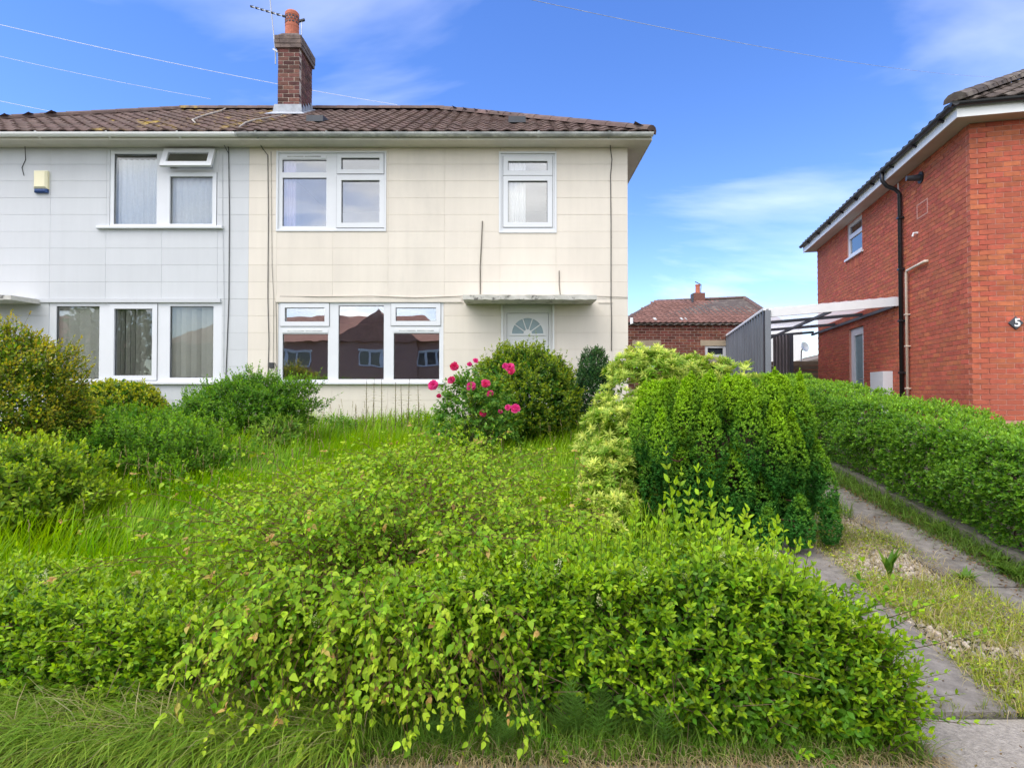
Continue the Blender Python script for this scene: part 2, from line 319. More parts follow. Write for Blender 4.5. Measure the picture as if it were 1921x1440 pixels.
M['gravel'] = pmat('pale_gravel', (0.42, 0.37, 0.31), 0.92, 0.2, 20, per=0.45, hue=0.02)
M['bark'] = pmat('twig_bark', (0.095, 0.06, 0.042), 0.92, 0.3, 20)
M['bark_red'] = pmat('red_brown_twig', (0.15, 0.06, 0.045), 0.85, 0.25, 20)
M['leaf'] = leafmat('leaf', 0.40, 0.55, 0.22)
M['leaf_gloss'] = leafmat('glossy_leaf', 0.34, 0.48, 0.28)
M['needle'] = leafmat('needle', 0.22, 0.6, 0.25)
M['grass'] = leafmat('grass_blade', 0.42, 0.55, 0.25)
M['petal'] = leafmat('petal', 0.35, 0.6, 0.2, 1.0)

# ================================================================== the ground
def build_ground():
    ys = [-300, -120, -60, -30, -12, -6, 0.35, 0.36, 1.0, 2.0, 2.44] + [2.45, 2.60, 2.725, 2.74] + [2.74 + 0.15 * i for i in range(1, 50)] + [10.4, 11, 14, 18, 25, 40, 80, 200, 900]
    xs = [-900, -200, -80, -40, -20, -12] + [-9 + 0.3 * i for i in range(61)] + [10, 14, 20, 40, 80, 200, 900]
    rr = np.random.default_rng(3); v = []
    for y in ys:
        for x in xs:
            base = -0.14 if y < 0.355 else (-0.05 if (y < 2.445 or (x > 1.62 and y < 2.73)) else ground_z(y))
            fine = 0.0 if (y < 2.5 or y > 12 or 1.6 < x < 3.9) else 0.02 * math.sin(x * 2.3 + y * 1.1) + 0.012 * rr.standard_normal()
            v.append((x, y, base + fine - 0.01))
    n = len(xs); f = [(j*n+i, j*n+i+1, (j+1)*n+i+1, (j+1)*n+i) for j in range(len(ys)-1) for i in range(n-1)]
    me = bpy.data.meshes.new('ground'); me.from_pydata(v, [], f); me.materials.append(M['soil'])
    me.polygons.foreach_set('use_smooth', [True] * len(me.polygons))
    tag(link('ground', me), kind='structure')
build_ground()
tag(MB().box(-300, 300, -6.0, 0.2, -0.5, -0.12).build('road', M['asphalt']), kind='structure')
pv = empty('pavement'); tag(pv, kind='structure')
for i in range(-9, 8):
    x0 = i * 0.92 - 0.1
    MB().box(x0 + 0.004, x0 + 0.916, 0.36, 2.40 if x0 < 1.5 else 2.735, -0.1, 0.0 + 0.002 * (i % 2)).build('paving_slab', M['pave'], pv)
for i in range(-9, 8):
    MB().box(i * 0.92 - 0.098, i * 0.92 + 0.818, 0.205, 0.352, -0.2, 0.012).build('kerb_stone', M['kerb'], pv)
tag(MB().box(-9, 1.45, 2.405, 2.455, -0.1, 0.012).build('path_edging', M['soil']), kind='structure')

dv = empty('driveway'); tag(dv, kind='structure')
def drive_x(x, y): return x + 0.055 * (y - 4.0)
def strip(x0, x1, y0, y1, n):
    for i in range(n):
        a = y0 + (y1 - y0) * i / n + 0.006; b = y0 + (y1 - y0) * (i + 1) / n - 0.006
        m = MB(); k = 4
        for j in range(k):
            p, q = a + (b - a) * j / k, a + (b - a) * (j + 1) / k
            jz = 0.006 * math.sin(i * 2.1)
            A = [(drive_x(x0, p), p), (drive_x(x1, p), p), (drive_x(x1, q), q), (drive_x(x0, q), q)]
            m.quad(*[(x, y, ground_z(y) + 0.022 + jz) for x, y in A])
            m.quad(*[(x, y, ground_z(y) + (0.022 + jz if t else -0.06)) for (x, y), t in ((A[1], 0), (A[2], 0), (A[2], 1), (A[1], 1))])
            m.quad(*[(x, y, ground_z(y) + (0.022 + jz if t else -0.06)) for (x, y), t in ((A[3], 0), (A[0], 0), (A[0], 1), (A[3], 1))])
            if j == 0: m.quad(*[(x, y, ground_z(y) + (0.022 + jz if t else -0.06)) for (x, y), t in ((A[0], 0), (A[1], 0), (A[1], 1), (A[0], 1))])
        m.build('concrete_slab', M['drive'], dv)
strip(1.72, 2.42, 2.75, 13.0, 8)
strip(3.06, 3.66, 2.75, 13.0, 8)
kw = empty('retaining_kerb'); tag(kw, kind='structure')
for i in range(11):
    a = 2.7 + i * 0.92; b = a + 0.91; m = MB()
    xa, xb = drive_x(3.70, a), drive_x(3.70, b); za, zb = ground_z(a), ground_z(b)
    top = 0.11
    v = [(xa, a, za-0.1), (xa+0.12, a, za-0.1), (xb+0.12, b, zb-0.1), (xb, b, zb-0.1), (xa, a, za+top), (xa+0.12, a, za+top), (xb+0.12, b, zb+top), (xb, b, zb+top)]
    m.v = v; m.f = [(0,3,2,1),(4,5,6,7),(0,1,5,4),(1,2,6,5),(2,3,7,6),(3,0,4,7)]
    m.build('kerb_block', M['kerb'], kw)

# ================================================================== the pair of pale houses
FY = 10.3                                              # the street face of both houses
BASE = ground_z(10.3)
def fx(px, py=500): return at(px, py, FY).x
def fz(py, px=800): return at(px, py, FY).z
def rect(x0, x1, y0, y1, Y=FY):
    a, b = at(x0, y1, Y), at(x1, y0, Y); return (a.x, b.x, a.z, b.z)
XL, XP, XR = fx(-283), fx(466), fx(1178)
SOFF = fz(277)
EAVE_Y, EAVE_Z, SLOPE = 9.93, at(800, 247, 9.93).z, 0.575
RIDGE_Y = 14.0; RIDGE_Z = EAVE_Z + (RIDGE_Y - EAVE_Y) * SLOPE
OVER = 0.34
HOUSE_BACK = 2 * RIDGE_Y - FY

def window(house, name, outer, sashes, fixed, vents=(), sill=None, surround=False, mat_glass=None, yoff=0.0, label=None):
    """outer rect in metres; sashes: pane rects with a raised sash frame (rect, sash width); fixed: pane rects in the main frame"""
    g = mat_glass or M['glass']
    panes = [s[0] for s in sashes] + list(fixed); y0 = FY + 0.012 + yoff
    w = MB().holed(*outer, panes, y0, y0 + 0.07).build(name, M['upvc'], house, local=False)
    if label: w['label'] = label
    for r, sw in sashes:
        MB().holed(r[0]-sw, r[1]+sw, r[2]-sw, r[3]+sw, [r], y0 - 0.016, y0 - 0.001).build('sash', M['upvc'], w)
        # dark gasket line
        MB().holed(r[0]-sw-0.006, r[1]+sw+0.006, r[2]-sw-0.006, r[3]+sw+0.006, [(r[0]-sw+.004, r[1]+sw-.004, r[2]-sw+.004, r[3]+sw-.004)], y0 - 0.004, y0 - 0.0005).build('gasket', M['cable'], w)
    for r in panes:
        MB().holed(*r, [(r[0]+.007, r[1]-.007, r[2]+.007, r[3]-.007)], y0 + 0.022, y0 + 0.031).build('bead', M['black_plastic'], w)
        MB().box(r[0] - .002, r[1] + .002, y0 + 0.032, y0 + 0.038, r[2] - .002, r[3] + .002).build('pane', g, w)
    for r in vents:
        v = MB().box(r[0], r[1], y0 - 0.012, y0 + 0.03, r[2], r[3]).build('trickle_vent', M['upvc'], w)
        h = (r[3] - r[2]); n = 2; xm = (r[0] + r[1]) / 2
        for a, b in ((r[0] + 0.12*(r[1]-r[0]), xm - .01), (xm + .01, r[1] - 0.12*(r[1]-r[0]))):
            MB().box(a, b, y0 - 0.0135, y0 - 0.011, r[2] + h*.35, r[2] + h*.65).build('vent_slot', M['old_gutter'], v)
            break_ = True
    if sill:
        MB().cbox(sill[0], sill[1], y0 - 0.075, y0 + 0.02, sill[2], sill[3], 0.008).build('sill', M['upvc'], w)
    if surround:
        o = outer; t = 0.028
        MB().holed(o[0]-t, o[1]+t, o[2]-t, o[3]+t, [(o[0]+.003, o[1]-.003, o[2]+.003, o[3]-.003)], FY - 0.016, FY + 0.03).build('surround', M['upvc'], w)
    return w

def block_wall(house, x0, x1, z_lo, z_hi, openings, joints, mat, joint_mat, recess=None, side=None):
    wall = MB().holed(x0, x1, z_lo - 0.3, z_hi, openings, FY + 0.0045, FY + 0.25).build('wall', joint_mat, house, local=False)
    # the other outside walls and the floors inside
    ch = (at(800, 300, FY).z - at(800, 331.4, FY).z)
    z = z_hi; rows = []
    while z > z_lo + 0.02: rows.append((max(z - ch, z_lo), z)); z -= ch
    jx = sorted(joints); rnd = random.Random(4)
    rects = []
    for a, b in rows:
        for i in range(len(jx) - 1):
            parts = [(jx[i], jx[i+1], a, b)]
            for o in openings:
                nxt = []
                for p in parts:
                    if o[1] <= p[0] or o[0] >= p[1] or o[3] <= p[2] or o[2] >= p[3]: nxt.append(p); continue
                    if o[0] > p[0]: nxt.append((p[0], o[0], p[2], p[3]))
                    if o[1] < p[1]: nxt.append((o[1], p[1], p[2], p[3]))
                    xa, xb = max(p[0], o[0]), min(p[1], o[1])
                    if o[2] > p[2]: nxt.append((xa, xb, p[2], o[2]))
                    if o[3] < p[3]: nxt.append((xa, xb, o[3], p[3]))
                parts = nxt
            rects += parts
    g = 0.0016
    for p in rects:
        if p[1] - p[0] < 0.025 or p[3] - p[2] < 0.02: continue
        d = rnd.uniform(-0.0012, 0.0012)
        if recess and p[0] >= recess[0] - .02 and p[1] <= recess[1] + .02 and (p[2]+p[3])/2 < recess[2]: d += 0.0
        MB().cbox(p[0] + g*.6, p[1] - g*.6, FY + d, FY + 0.02, p[2] + g, p[3] - g, 0.0018).build('wall_block', mat, wall)
    return wall

def shell(house, x0, x1, z_lo, z_hi, mat, side_only=None):
    """the walls, floors and ceiling of the rooms behind the street face"""
    m = MB()
    if side_only in (None, 'right'): m.box(x1 - 0.25, x1, FY + 0.251, HOUSE_BACK, z_lo - 0.3, z_hi)
    if side_only in (None, 'left'): m.box(x0, x0 + 0.25, FY + 0.251, HOUSE_BACK, z_lo - 0.3, z_hi)
    m.box(x0 + 0.251, x1 - 0.251, HOUSE_BACK - 0.25, HOUSE_BACK, z_lo - 0.3, z_hi)
    m.build('rear_wall', mat, house, local=False)
    mid = fz(560)
    MB().box(x0 + .26, x1 - .26, FY + 0.26, HOUSE_BACK - .26, z_lo + 0.02, z_lo + 0.12).build('floor', M['carpet'], house, local=False)
    MB().box(x0 + .26, x1 - .26, FY + 0.26, HOUSE_BACK - .26, mid - 0.02, mid + 0.16).build('floor', M['carpet'], house, local=False)
    MB().box(x0 + .26, x1 - .26, FY + 0.26, HOUSE_BACK - .26, z_hi - 0.02, z_hi + 0.05).build('ceiling', M['dark_room'], house, local=False)
    MB().box(x0 + .26, x1 - .26, FY + 3.6, FY + 3.7, z_lo + .121, z_hi - .021).build('partition', M['dark_room'], house, local=False)

# ---- roof tiles: one wavy interlocking tile, shared by every copy
TW, TG = 0.25, 0.31
def tile_mesh(name, mat, w=TW, g=TG):
    prof = [(-0.5, 0.0), (-0.40, 0.004), (-0.22, 0.025), (-0.06, 0.033), (0.10, 0.025), (0.26, 0.004), (0.38, 0.0), (0.5, 0.0)]
    v, f = [], []; n = len(prof); over = g + 0.055
    for (yy, lift) in ((-0.0, 0.018), (over, 0.0)):
        for u, h in prof: v.append((u * w * 1.0, yy, h * 0.9 + lift))
    for u, h in prof: v.append((u * w, 0.004, h * 0.9 - 0.004))
    for i in range(n - 1):
        f.append((i, i+1, n+i+1, n+i)); f.append((2*n+i, 2*n+i+1, i+1, i))
    me = bpy.data.meshes.new(name); me.from_pydata(v, [], f); me.materials.append(mat)
    me.polygons.foreach_set('use_smooth', [k % 2 == 0 for k in range(len(f))]); return me
TILE = {k: tile_mesh('roof_tile', M[k]) for k in ('tile', 'tile_moss', 'tile_dark', 'tile_far')}

def slope_frame(p0, across, up, pitch):
    """matrix: x across the slope, y up the slope, z out of it"""
    a = Vector(across).normalized(); u = Vector(up).normalized() * math.cos(pitch) + Vector((0, 0, 1)) * math.sin(pitch); w = a.cross(u)
    m = Matrix((a, u, w)).transposed().to_4x4(); m.translation = Vector(p0); return m

def lay_tiles(roof, frame, ncol, nrow, keep, me_of, joined_name=None, limit=10**9, seed=1):
    """single tile objects for the nearest `limit`, the remaining ones joined"""
    rnd = random.Random(seed); spots = []
    for r in range(nrow):
        for c in range(ncol):
            x, y = (c + 0.5) * TW, r * TG
            if keep(x, y + TG * 0.5): spots.append((x, y))
    singles, rest = spots[:limit], spots[limit:]
    for x, y in singles:
        me = me_of(x, y)
        o = bpy.data.objects.new('tile', me); COL.objects.link(o); o.parent = roof
        o.matrix_local = frame @ Matrix.Translation((x + rnd.uniform(-.004, .004), y + rnd.uniform(-.008, .008), rnd.uniform(-.002, .004))) @ Matrix.Rotation(rnd.uniform(-.012, .012), 4, 'Z') @ Matrix.Rotation(rnd.uniform(-.01, .01), 4, 'X')
    if rest:
        vs, fs = [], []; base = me_of(*rest[0]); bv = [v.co.copy() for v in base.vertices]; bf = [tuple(p.vertices) for p in base.polygons]
        for x, y in rest:
            mm = frame @ Matrix.Translation((x, y, rnd.uniform(-.002, .004))); n = len(vs)
            vs += [tuple(mm @ v) for v in bv]; fs += [tuple(n + i for i in p) for p in bf]
        me = bpy.data.meshes.new('tiling'); me.from_pydata(vs, [], fs); me.materials.append(base.materials[0])
        o = link('tiling', me, roof); o['kind'] = 'stuff'

def ridge_tiles(roof, a, b, mat, r=0.115, step=0.45):
    a, b = Vector(a), Vector(b); d = b - a; n = max(1, int(d.length / step)); d /= n
    for i in range(n):
        m = MB(); p, q = a + d * i, a + d * (i + 1.04)
        up = Vector((0, 0, 1)); dn = d.normalized(); sd = dn.cross(up).normalized(); u2 = sd.cross(dn); k = 7; rr = (r, r * 0.94)
        for e, pt in enumerate((p, q)):
            for j in range(k):
                t = math.pi * (j / (k - 1)); m.v.append(tuple(pt + sd * math.cos(t) * rr[e] * 1.25 + u2 * (math.sin(t) * rr[e] - 0.03)))
        for j in range(k - 1): m.f.append((j, j+1, k+j+1, k+j))
        m.f.append(tuple(range(k))[::-1])
        m.build('ridge_tile', mat, roof, smooth=False)

# ---- cream house
cream = empty('cream_house', (0, FY, BASE))
tag(cream, 'cream painted two-storey house with white windows and porch canopy, right half of the pale pair', 'house')
W1 = rect(521, 722, 287, 431); W2 = rect(939, 1041, 288, 434); W3 = rect(521, 832, 567, 717); DO = rect(944, 1036, 568, 792)
DO = (DO[0], DO[1], BASE + 0.12, DO[3])
c_joints = [XP] + [fx(p) for p in (519, 624, 728, 834, 938, 1043, 1148)] + [XR]
block_wall(cream, XP, XR, BASE, SOFF, [W1, W2, W3, DO], c_joints, M['cream'], M['cream_joint'])
shell(cream, XP, XR, BASE, SOFF, M['cream'])
R_ = lambda *a: rect(*a)
window(cream, 'window', W1, [(R_(640, 712, 296, 318), .075), (R_(640, 712, 338, 418), .085)], [R_(529, 612, 299, 323), R_(529, 612, 333, 424)],
       vents=[R_(529, 612, 290.5, 297)], surround=True, mat_glass=M['glass_up'])
window(cream, 'window', W2, [(R_(953, 1027, 302, 320), .085), (R_(953, 1027, 339, 417), .085)], [], vents=[R_(953, 1027, 293, 300)], surround=True, mat_glass=M['glass_up'])
window(cream, 'window', W3, [(R_(534, 609, 577, 603), .08), (R_(742, 818, 577, 602), .08)],
       [R_(529, 615, 626, 712), R_(634, 720, 573, 711), R_(738, 824, 625, 711)], vents=[R_(529, 615, 618, 624), R_(738, 824, 617, 623)],
       sill=(fx(517), fx(835), fz(721), fz(716)))
# door set with arched light
def front_door():
    d = DO; y = FY + 0.09
    dr = MB().holed(d[0], d[1], d[2], d[3], [(d[0]+.06, d[1]-.06, d[2]-1, d[3]-.17)], y - 0.03, y + 0.06).build('door_frame', M['door'], cream, local=False)
    a, b, z0, z1 = d[0]+.065, d[1]-.065, d[2], d[3]-.175
    leaf = MB().box(a, b, y, y + 0.045, z0, z1).build('door', M['door'], cream, local=False)
    cx = (a + b) / 2; cz = at(988, 625, FY).z; r = 0.29; seg = 18
    arc = lambda rr, yy: [(cx + rr * math.cos(math.pi * k / seg), yy, cz + rr * math.sin(math.pi * k / seg)) for k in range(seg + 1)]
    m = MB(); m.v = arc(r, y - 0.004) ; m.f = [tuple(range(seg + 1))[::-1]]
    gl = m.build('fanlight', M['obscure'], leaf)
    m = MB(); A, B = arc(r - .012, y - 0.02), arc(r + .03, y - 0.02); C, D = arc(r - .012, y), arc(r + .03, y); n = seg + 1
    m.v = A + B + C + D
    for k in range(seg):
        m.f += [(k, n+k, n+k+1, k+1), (n+k, 3*n+k, 3*n+k+1, n+k+1), (k+1, 2*n+k+1, 2*n+k, k)]
    m.build('fanlight_rim', M['door'], leaf)
    MB().box(cx - r - .03, cx + r + .03, y - .02, y - .001, cz - .035, cz).build('fanlight_rim', M['door'], leaf)
    for t in (36, 72, 108, 144):
        MB().bar((cx + .07 * math.cos(R(t)), y - .010, cz + .07 * math.sin(R(t))), (cx + (r-.01) * math.cos(R(t)), y - .010, cz + (r-.01) * math.sin(R(t))), .016, .014, (0, 1, 0)).build('glazing_bar', M['door'], leaf)
    m = MB(); m.v = [(cx + .075 * math.cos(math.pi*k/10), y - .016, cz + .075 * math.sin(math.pi*k/10)) for k in range(11)]; m.f = [tuple(range(11))[::-1]]
    m.build('fanlight_hub', M['door'], leaf)
    for px0, px1, pz0, pz1 in ((a+.09, cx-.035, z0+1.05, cz-.11), (cx+.035, b-.09, z0+1.05, cz-.11), (a+.09, cx-.035, z0+.15, z0+.9), (cx+.035, b-.09, z0+.15, z0+.9)):
        MB().cbox(px0, px1, y - 0.012, y - 0.0005, pz0, pz1, 0.011).build('door_panel', M['door'], leaf)
    MB().tube([(b-.07, y-.004, z0+1.0), (b-.07, y-.05, z0+1.0), (b-.17, y-.05, z0+1.0)], .01, 6).build('handle', M['metal'], leaf)
    MB().box(d[0]-.05, d[1]+.05, FY - .03, y + .06, d[2]-.1, d[2]-.002).build('threshold', M['kerb'], cream, local=False)
    for x in (d[0]-.035, d[1]+.002):
        MB().box(x, x+.033, FY - .018, FY + .06, d[2], d[3]).build('door_jamb', M['door'], cream, local=False)
front_door()
# the projecting band over the ground floor, the thin drip line and the porch slab
MB().box(fx(519), fx(866), FY - 0.022, FY + 0.004, fz(567), fz(557)).build('string_course', M['cream'], cream, local=False)
MB().box(fx(1122), fx(1149), FY - 0.012, FY + 0.004, fz(568.5), fz(566.5)).build('drip_strip', M['cream_joint'], cream, local=False)
MB().box(fx(834), fx(870), FY - 0.012, FY + 0.004, fz(568.5), fz(567.1)).build('drip_strip', M['cream_joint'], cream, local=False)
def canopy(house, x0, x1, zt, depth=0.62, name='porch_canopy'):
    m = MB(); n = 24; t = 0.075; rnd = random.Random(6)
    y1, y0 = FY + 0.02, FY - depth
    def row(y, z, j): return [(x0 + (x1-x0)*i/n, y + (rnd.uniform(-.008, .008) if j else 0), z + (rnd.uniform(-.006, .005) if j else 0)) for i in range(n+1)]
    A, B, C, D = row(y1, zt, 0), row(y0, zt - 0.02, 1), row(y0 + .01, zt - 0.02 - t, 1), row(y1, zt - t - .005, 0)
    m.v = A + B + C + D; k = n + 1
    for i in range(n): m.f += [(i, k+i, k+i+1, i+1), (k+i, 2*k+i, 2*k+i+1, k+i+1), (2*k+i, 3*k+i, 3*k+i+1, 2*k+i+1)]
    m.f += [(0, 3*k, 2*k, k), (n, k+n, 2*k+n, 3*k+n)]
    return m.build(name, M['concrete_slab'], house, local=False)
ca = at(868, 558, FY - .62); cb = at(1120, 558, FY - .62)
canopy(cream, ca.x, cb.x, at(990, 553, FY - .62).z + 0.02)

def eaves(house, x0, x1, gut, right=False, left=False):
    xa = x0 - (OVER if left else 0); xb = x1 + (OVER if right else 0); ye = FY - OVER + 0.005
    MB().box(xa, xb, ye + .018, FY + 0.26, SOFF + .0, SOFF + 0.018).build('soffit', M['soffit'], house, local=False)
    MB().box(xa, xb, ye, ye + 0.018, SOFF - 0.006, SOFF + 0.075).build('fascia', M['soffit'], house, local=False)
    if right:
        MB().box(x1 + .001, xb, FY + 0.262, HOUSE_BACK + OVER, SOFF, SOFF + 0.018).build('soffit', M['soffit'], house, local=False)
        MB().box(xb - .018 + .02, xb + .02, ye + .02, HOUSE_BACK + OVER, SOFF - 0.006, SOFF + 0.10).build('fascia', M['soffit'], house, local=False)
    # dark timber behind the gutter, half round gutter with brackets
    MB().box(xa, xb, ye + .006, ye + .024, SOFF + 0.076, EAVE_Z - 0.01).build('eaves_board', M['tile_dark'], house, local=False)
    m = MB(); seg = 8; rr = 0.058; gy, gz = ye - rr + .004, EAVE_Z - 0.035
    xs = [xa - .01 + (xb + .03 - xa) * i / 12 for i in range(13)]
    for x in xs:
        for k in range(seg + 1):
            t = math.pi + math.pi * k / seg; m.v.append((x, gy + rr * math.cos(t), gz + rr * math.sin(t)))
        m.v.append((x, gy + rr - .006, gz)); m.v.append((x, gy - rr + .006, gz))
    k = seg + 3
    for i in range(12):
        for j in range(seg): m.f.append((i*k+j, i*k+j+1, (i+1)*k+j+1, (i+1)*k+j))
        m.f.append((i*k+seg+2, (i+1)*k+seg+2, (i+1)*k, i*k))
    m.f.append(tuple(range(seg+1))); m.f.append(tuple(12*k + j for j in reversed(range(seg+1))))
    m.build('gutter', gut, house, local=False)
    for i in range(int((xb - xa) / 1.2) + 1):
        x = xa + 0.35 + i * 1.2
        if x < xb: MB().bar((x, gy - rr - .004, gz + .005), (x, ye + .01, gz - rr - .012), .035, .012).build('gutter_bracket', gut, house, local=False)
eaves(cream, XP - .05, XR, M['old_gutter'], right=True)

def pair_roof(house, x0, x1, hip, mat_of, name='roof'):
    """front slope from x0 to x1; hip at 'right' or 'left'"""
    pitch = math.atan(SLOPE); run = RIDGE_Y - EAVE_Y; sl = run / math.cos(pitch)
    A = (x0, EAVE_Y, EAVE_Z); back = 2*RIDGE_Y - EAVE_Y
    ra, rb = (x0, x1 - run) if hip == 'right' else (x0 + run, x1)
    m = MB(); z0, z1 = EAVE_Z - .03, RIDGE_Z - .03
    m.quad((x0, EAVE_Y, z0), (x1, EAVE_Y, z0), (rb, RIDGE_Y, z1), (ra, RIDGE_Y, z1)); m.quad((x1, back, z0), (x0, back, z0), (ra, RIDGE_Y, z1), (rb, RIDGE_Y, z1))
    if hip == 'right': m.v += [(x1, EAVE_Y, z0), (x1, back, z0), (rb, RIDGE_Y, z1)]
    else: m.v += [(x0, back, z0), (x0, EAVE_Y, z0), (ra, RIDGE_Y, z1)]
    m.f.append((8, 9, 10))
    roof = m.build(name, M['tile_dark'], house, local=False)
    fr = slope_frame(A, (1, 0, 0), (0, 1, 0), pitch); ncol = int((x1 - x0) / TW); nrow = int(sl / TG)
    kp = (lambda x, y: x < (x1 - x0) - y * math.cos(pitch) + .02) if hip == 'right' else (lambda x, y: x > y * math.cos(pitch) - .02)
    lay_tiles(roof, fr, ncol, nrow, kp, mat_of, limit=300)
    # the hip end
    if hip == 'right':
        fr2 = slope_frame((x1, EAVE_Y, EAVE_Z), (0, 1, 0), (-1, 0, 0), pitch); dd = back - EAVE_Y
    else:
        fr2 = slope_frame((x0, back, EAVE_Z), (0, -1, 0), (1, 0, 0), pitch); dd = back - EAVE_Y
    kp2 = lambda x, y: y * math.cos(pitch) - .02 < x < dd - y * math.cos(pitch) + .02
    lay_tiles(roof, fr2, int(dd / TW), nrow, kp2, lambda x, y: TILE['tile'], limit=0)
    ridge_tiles(roof, (ra, RIDGE_Y, RIDGE_Z + .03), (rb, RIDGE_Y, RIDGE_Z + .03), M['tile_moss'] if hip == 'left' else M['tile'])
    if hip == 'right': ridge_tiles(roof, (x1 - .02, EAVE_Y + .02, EAVE_Z + .03), (rb, RIDGE_Y, RIDGE_Z + .03), M['tile'])
    else: ridge_tiles(roof, (x0 + .02, EAVE_Y + .02, EAVE_Z + .03), (ra, RIDGE_Y, RIDGE_Z + .03), M['tile'])
    return roof
rnd_t = random.Random(9)
cream_roof = pair_roof(cream, XP - .05, XR + OVER + .03, 'right', lambda x, y: TILE['tile'])
def roof_pt(px, py):
    """where the sight line through a pixel meets the front slope"""
    d = ray(px, py); o = Vector((0, 0, CAM_Z)); n = Vector((0, -SLOPE, 1)); p0 = Vector((0, EAVE_Y, EAVE_Z))
    t = (p0 - o).dot(n) / d.dot(n); return o + d * t
for px, py in ((594, 231), (970, 233)):
    p = roof_pt(px, py); v = MB()
    v.v = [(p.x-.16, p.y-.12, p.z-.02), (p.x+.16, p.y-.12, p.z-.02), (p.x+.16, p.y-.12, p.z+.10), (p.x-.16, p.y-.12, p.z+.10), (p.x-.17, p.y+.25, p.z+.17), (p.x+.17, p.y+.25, p.z+.17)]
    v.f = [(0,1,2,3), (3,2,5,4), (0,3,4), (1,5,2)]
    v.build('vent_tile', M['beam_dark'], cream_roof)

# ---- chimney
def brick_box(part, x0, x1, y0, y1, z0, courses, bl, ch, mat, mortar, faces='f r l', joint=0.011, seed=2, name='brick'):
    MB().box(x0 + .008, x1 - .008, y0 + .008, y1 - .008, z0, z0 + courses * ch).build('mortar_core', mortar, part)
    rnd = random.Random(seed); cache = {}
    def put(cx, cy, cz, lx, ly):
        key = (round(lx, 3), round(ly, 3))
        if key not in cache: cache[key] = MB().box(-lx/2, lx/2, -ly/2, ly/2, -(ch - joint)/2, (ch - joint)/2).mesh(name, mat)
        o = link(name, cache[key], part, (cx + rnd.uniform(-.002, .002), cy + rnd.uniform(-.002, .002), cz)); return o
    t = 0.10
    for c in range(courses):
        z = z0 + (c + 0.5) * ch; off = 0 if c % 2 else bl / 2
        x = x0 - off
        while x < x1 - .02:
            a, b = max(x, x0), min(x + bl, x1)
            if b - a > 0.03: put((a+b)/2, y0 + t/2, z, b - a - joint, t)
            x += bl
        for side, xs in (('r', x1 - t/2), ('l', x0 + t/2)):
            if side not in faces: continue
            y = y0 - (bl/2 - off) + 0.0
            while y < y1 - .02:
                a, b = max(y, y0 + t + joint), min(y + bl, y1)
                if b - a > 0.03: put(xs, (a+b)/2, z, t, b - a - joint)
                y += bl
chim = empty('chimney'); chim.parent = cream; chim.matrix_parent_inverse = Matrix.Translation(-Vector(cream.location))
CY0 = 13.0; CY1 = 13.82
cl, crr = at(520.5, 150, CY0), at(562, 150, CY0)
cz0 = at(540, 224, CY0).z - 0.25; ztop = at(540, 88, CY0).z
CH = 0.0925
ncs = int(round((ztop - cz0) / CH))
brick_box(chim, cl.x, crr.x, CY0, CY1, cz0, ncs, (crr.x - cl.x) / 1.999, CH, M['brick_brown'], M['mortar_grey'], 'f r l', joint=.016)
zz = cz0 + ncs * CH
for i in range(3):
    e = (0.045, 0.055, 0.055)[i]
    brick_box(chim, cl.x - e, crr.x + e, CY0 - e, CY1 + e, zz + i * CH, 1, 0.235, CH, M['cap'], M['cap'], 'f r l', joint=0.007, seed=20 + i, name='cap_brick')
zz += 3 * CH
m = MB(); a, b, c, d = cl.x - .03, crr.x + .03, CY0 - .03, CY1 + .03; q = .1
m.v = [(a,c,zz),(b,c,zz),(b,d,zz),(a,d,zz),(a+q,c+q,zz+.11),(b-q,c+q,zz+.11),(b-q,d-q,zz+.11),(a+q,d-q,zz+.11)]
m.f = [(0,1,5,4),(1,2,6,5),(2,3,7,6),(3,0,4,7),(4,5,6,7)]; m.build('flaunching', M['cap'], chim)
pc = at(548, 55, 13.32); pc = Vector((pc.x, 13.32, zz + .07)); ph = at(548, 24, 13.32).z - pc.z
pot = MB().lathe(pc, [(.165, 0), (.155, .03), (.15, ph*.45), (.155, ph*.47), (.155, ph*.55), (.148, ph*.56), (.148, ph*.66), (.156, ph*.67), (.156, ph*.74), (.148, ph*.75), (.148, ph*.84), (.156, ph*.85), (.156, ph*.95), (.13, ph)], 18).build('chimney_pot', M['terracotta'], chim, smooth=False)
for k in range(12):
    for zf in (.60, .70, .79):
        t = 2*math.pi*(k+.5*(zf == .70))/12
        if math.sin(t) > .3: continue
        MB().obox((pc.x + .149*math.cos(t), pc.y + .149*math.sin(t), pc.z + ph*zf), (-math.sin(t)*.024, math.cos(t)*.024, 0), (math.cos(t)*.008, math.sin(t)*.008, 0), (0, 0, .016)).build('pot_slot', M['beam_dark'], pot)
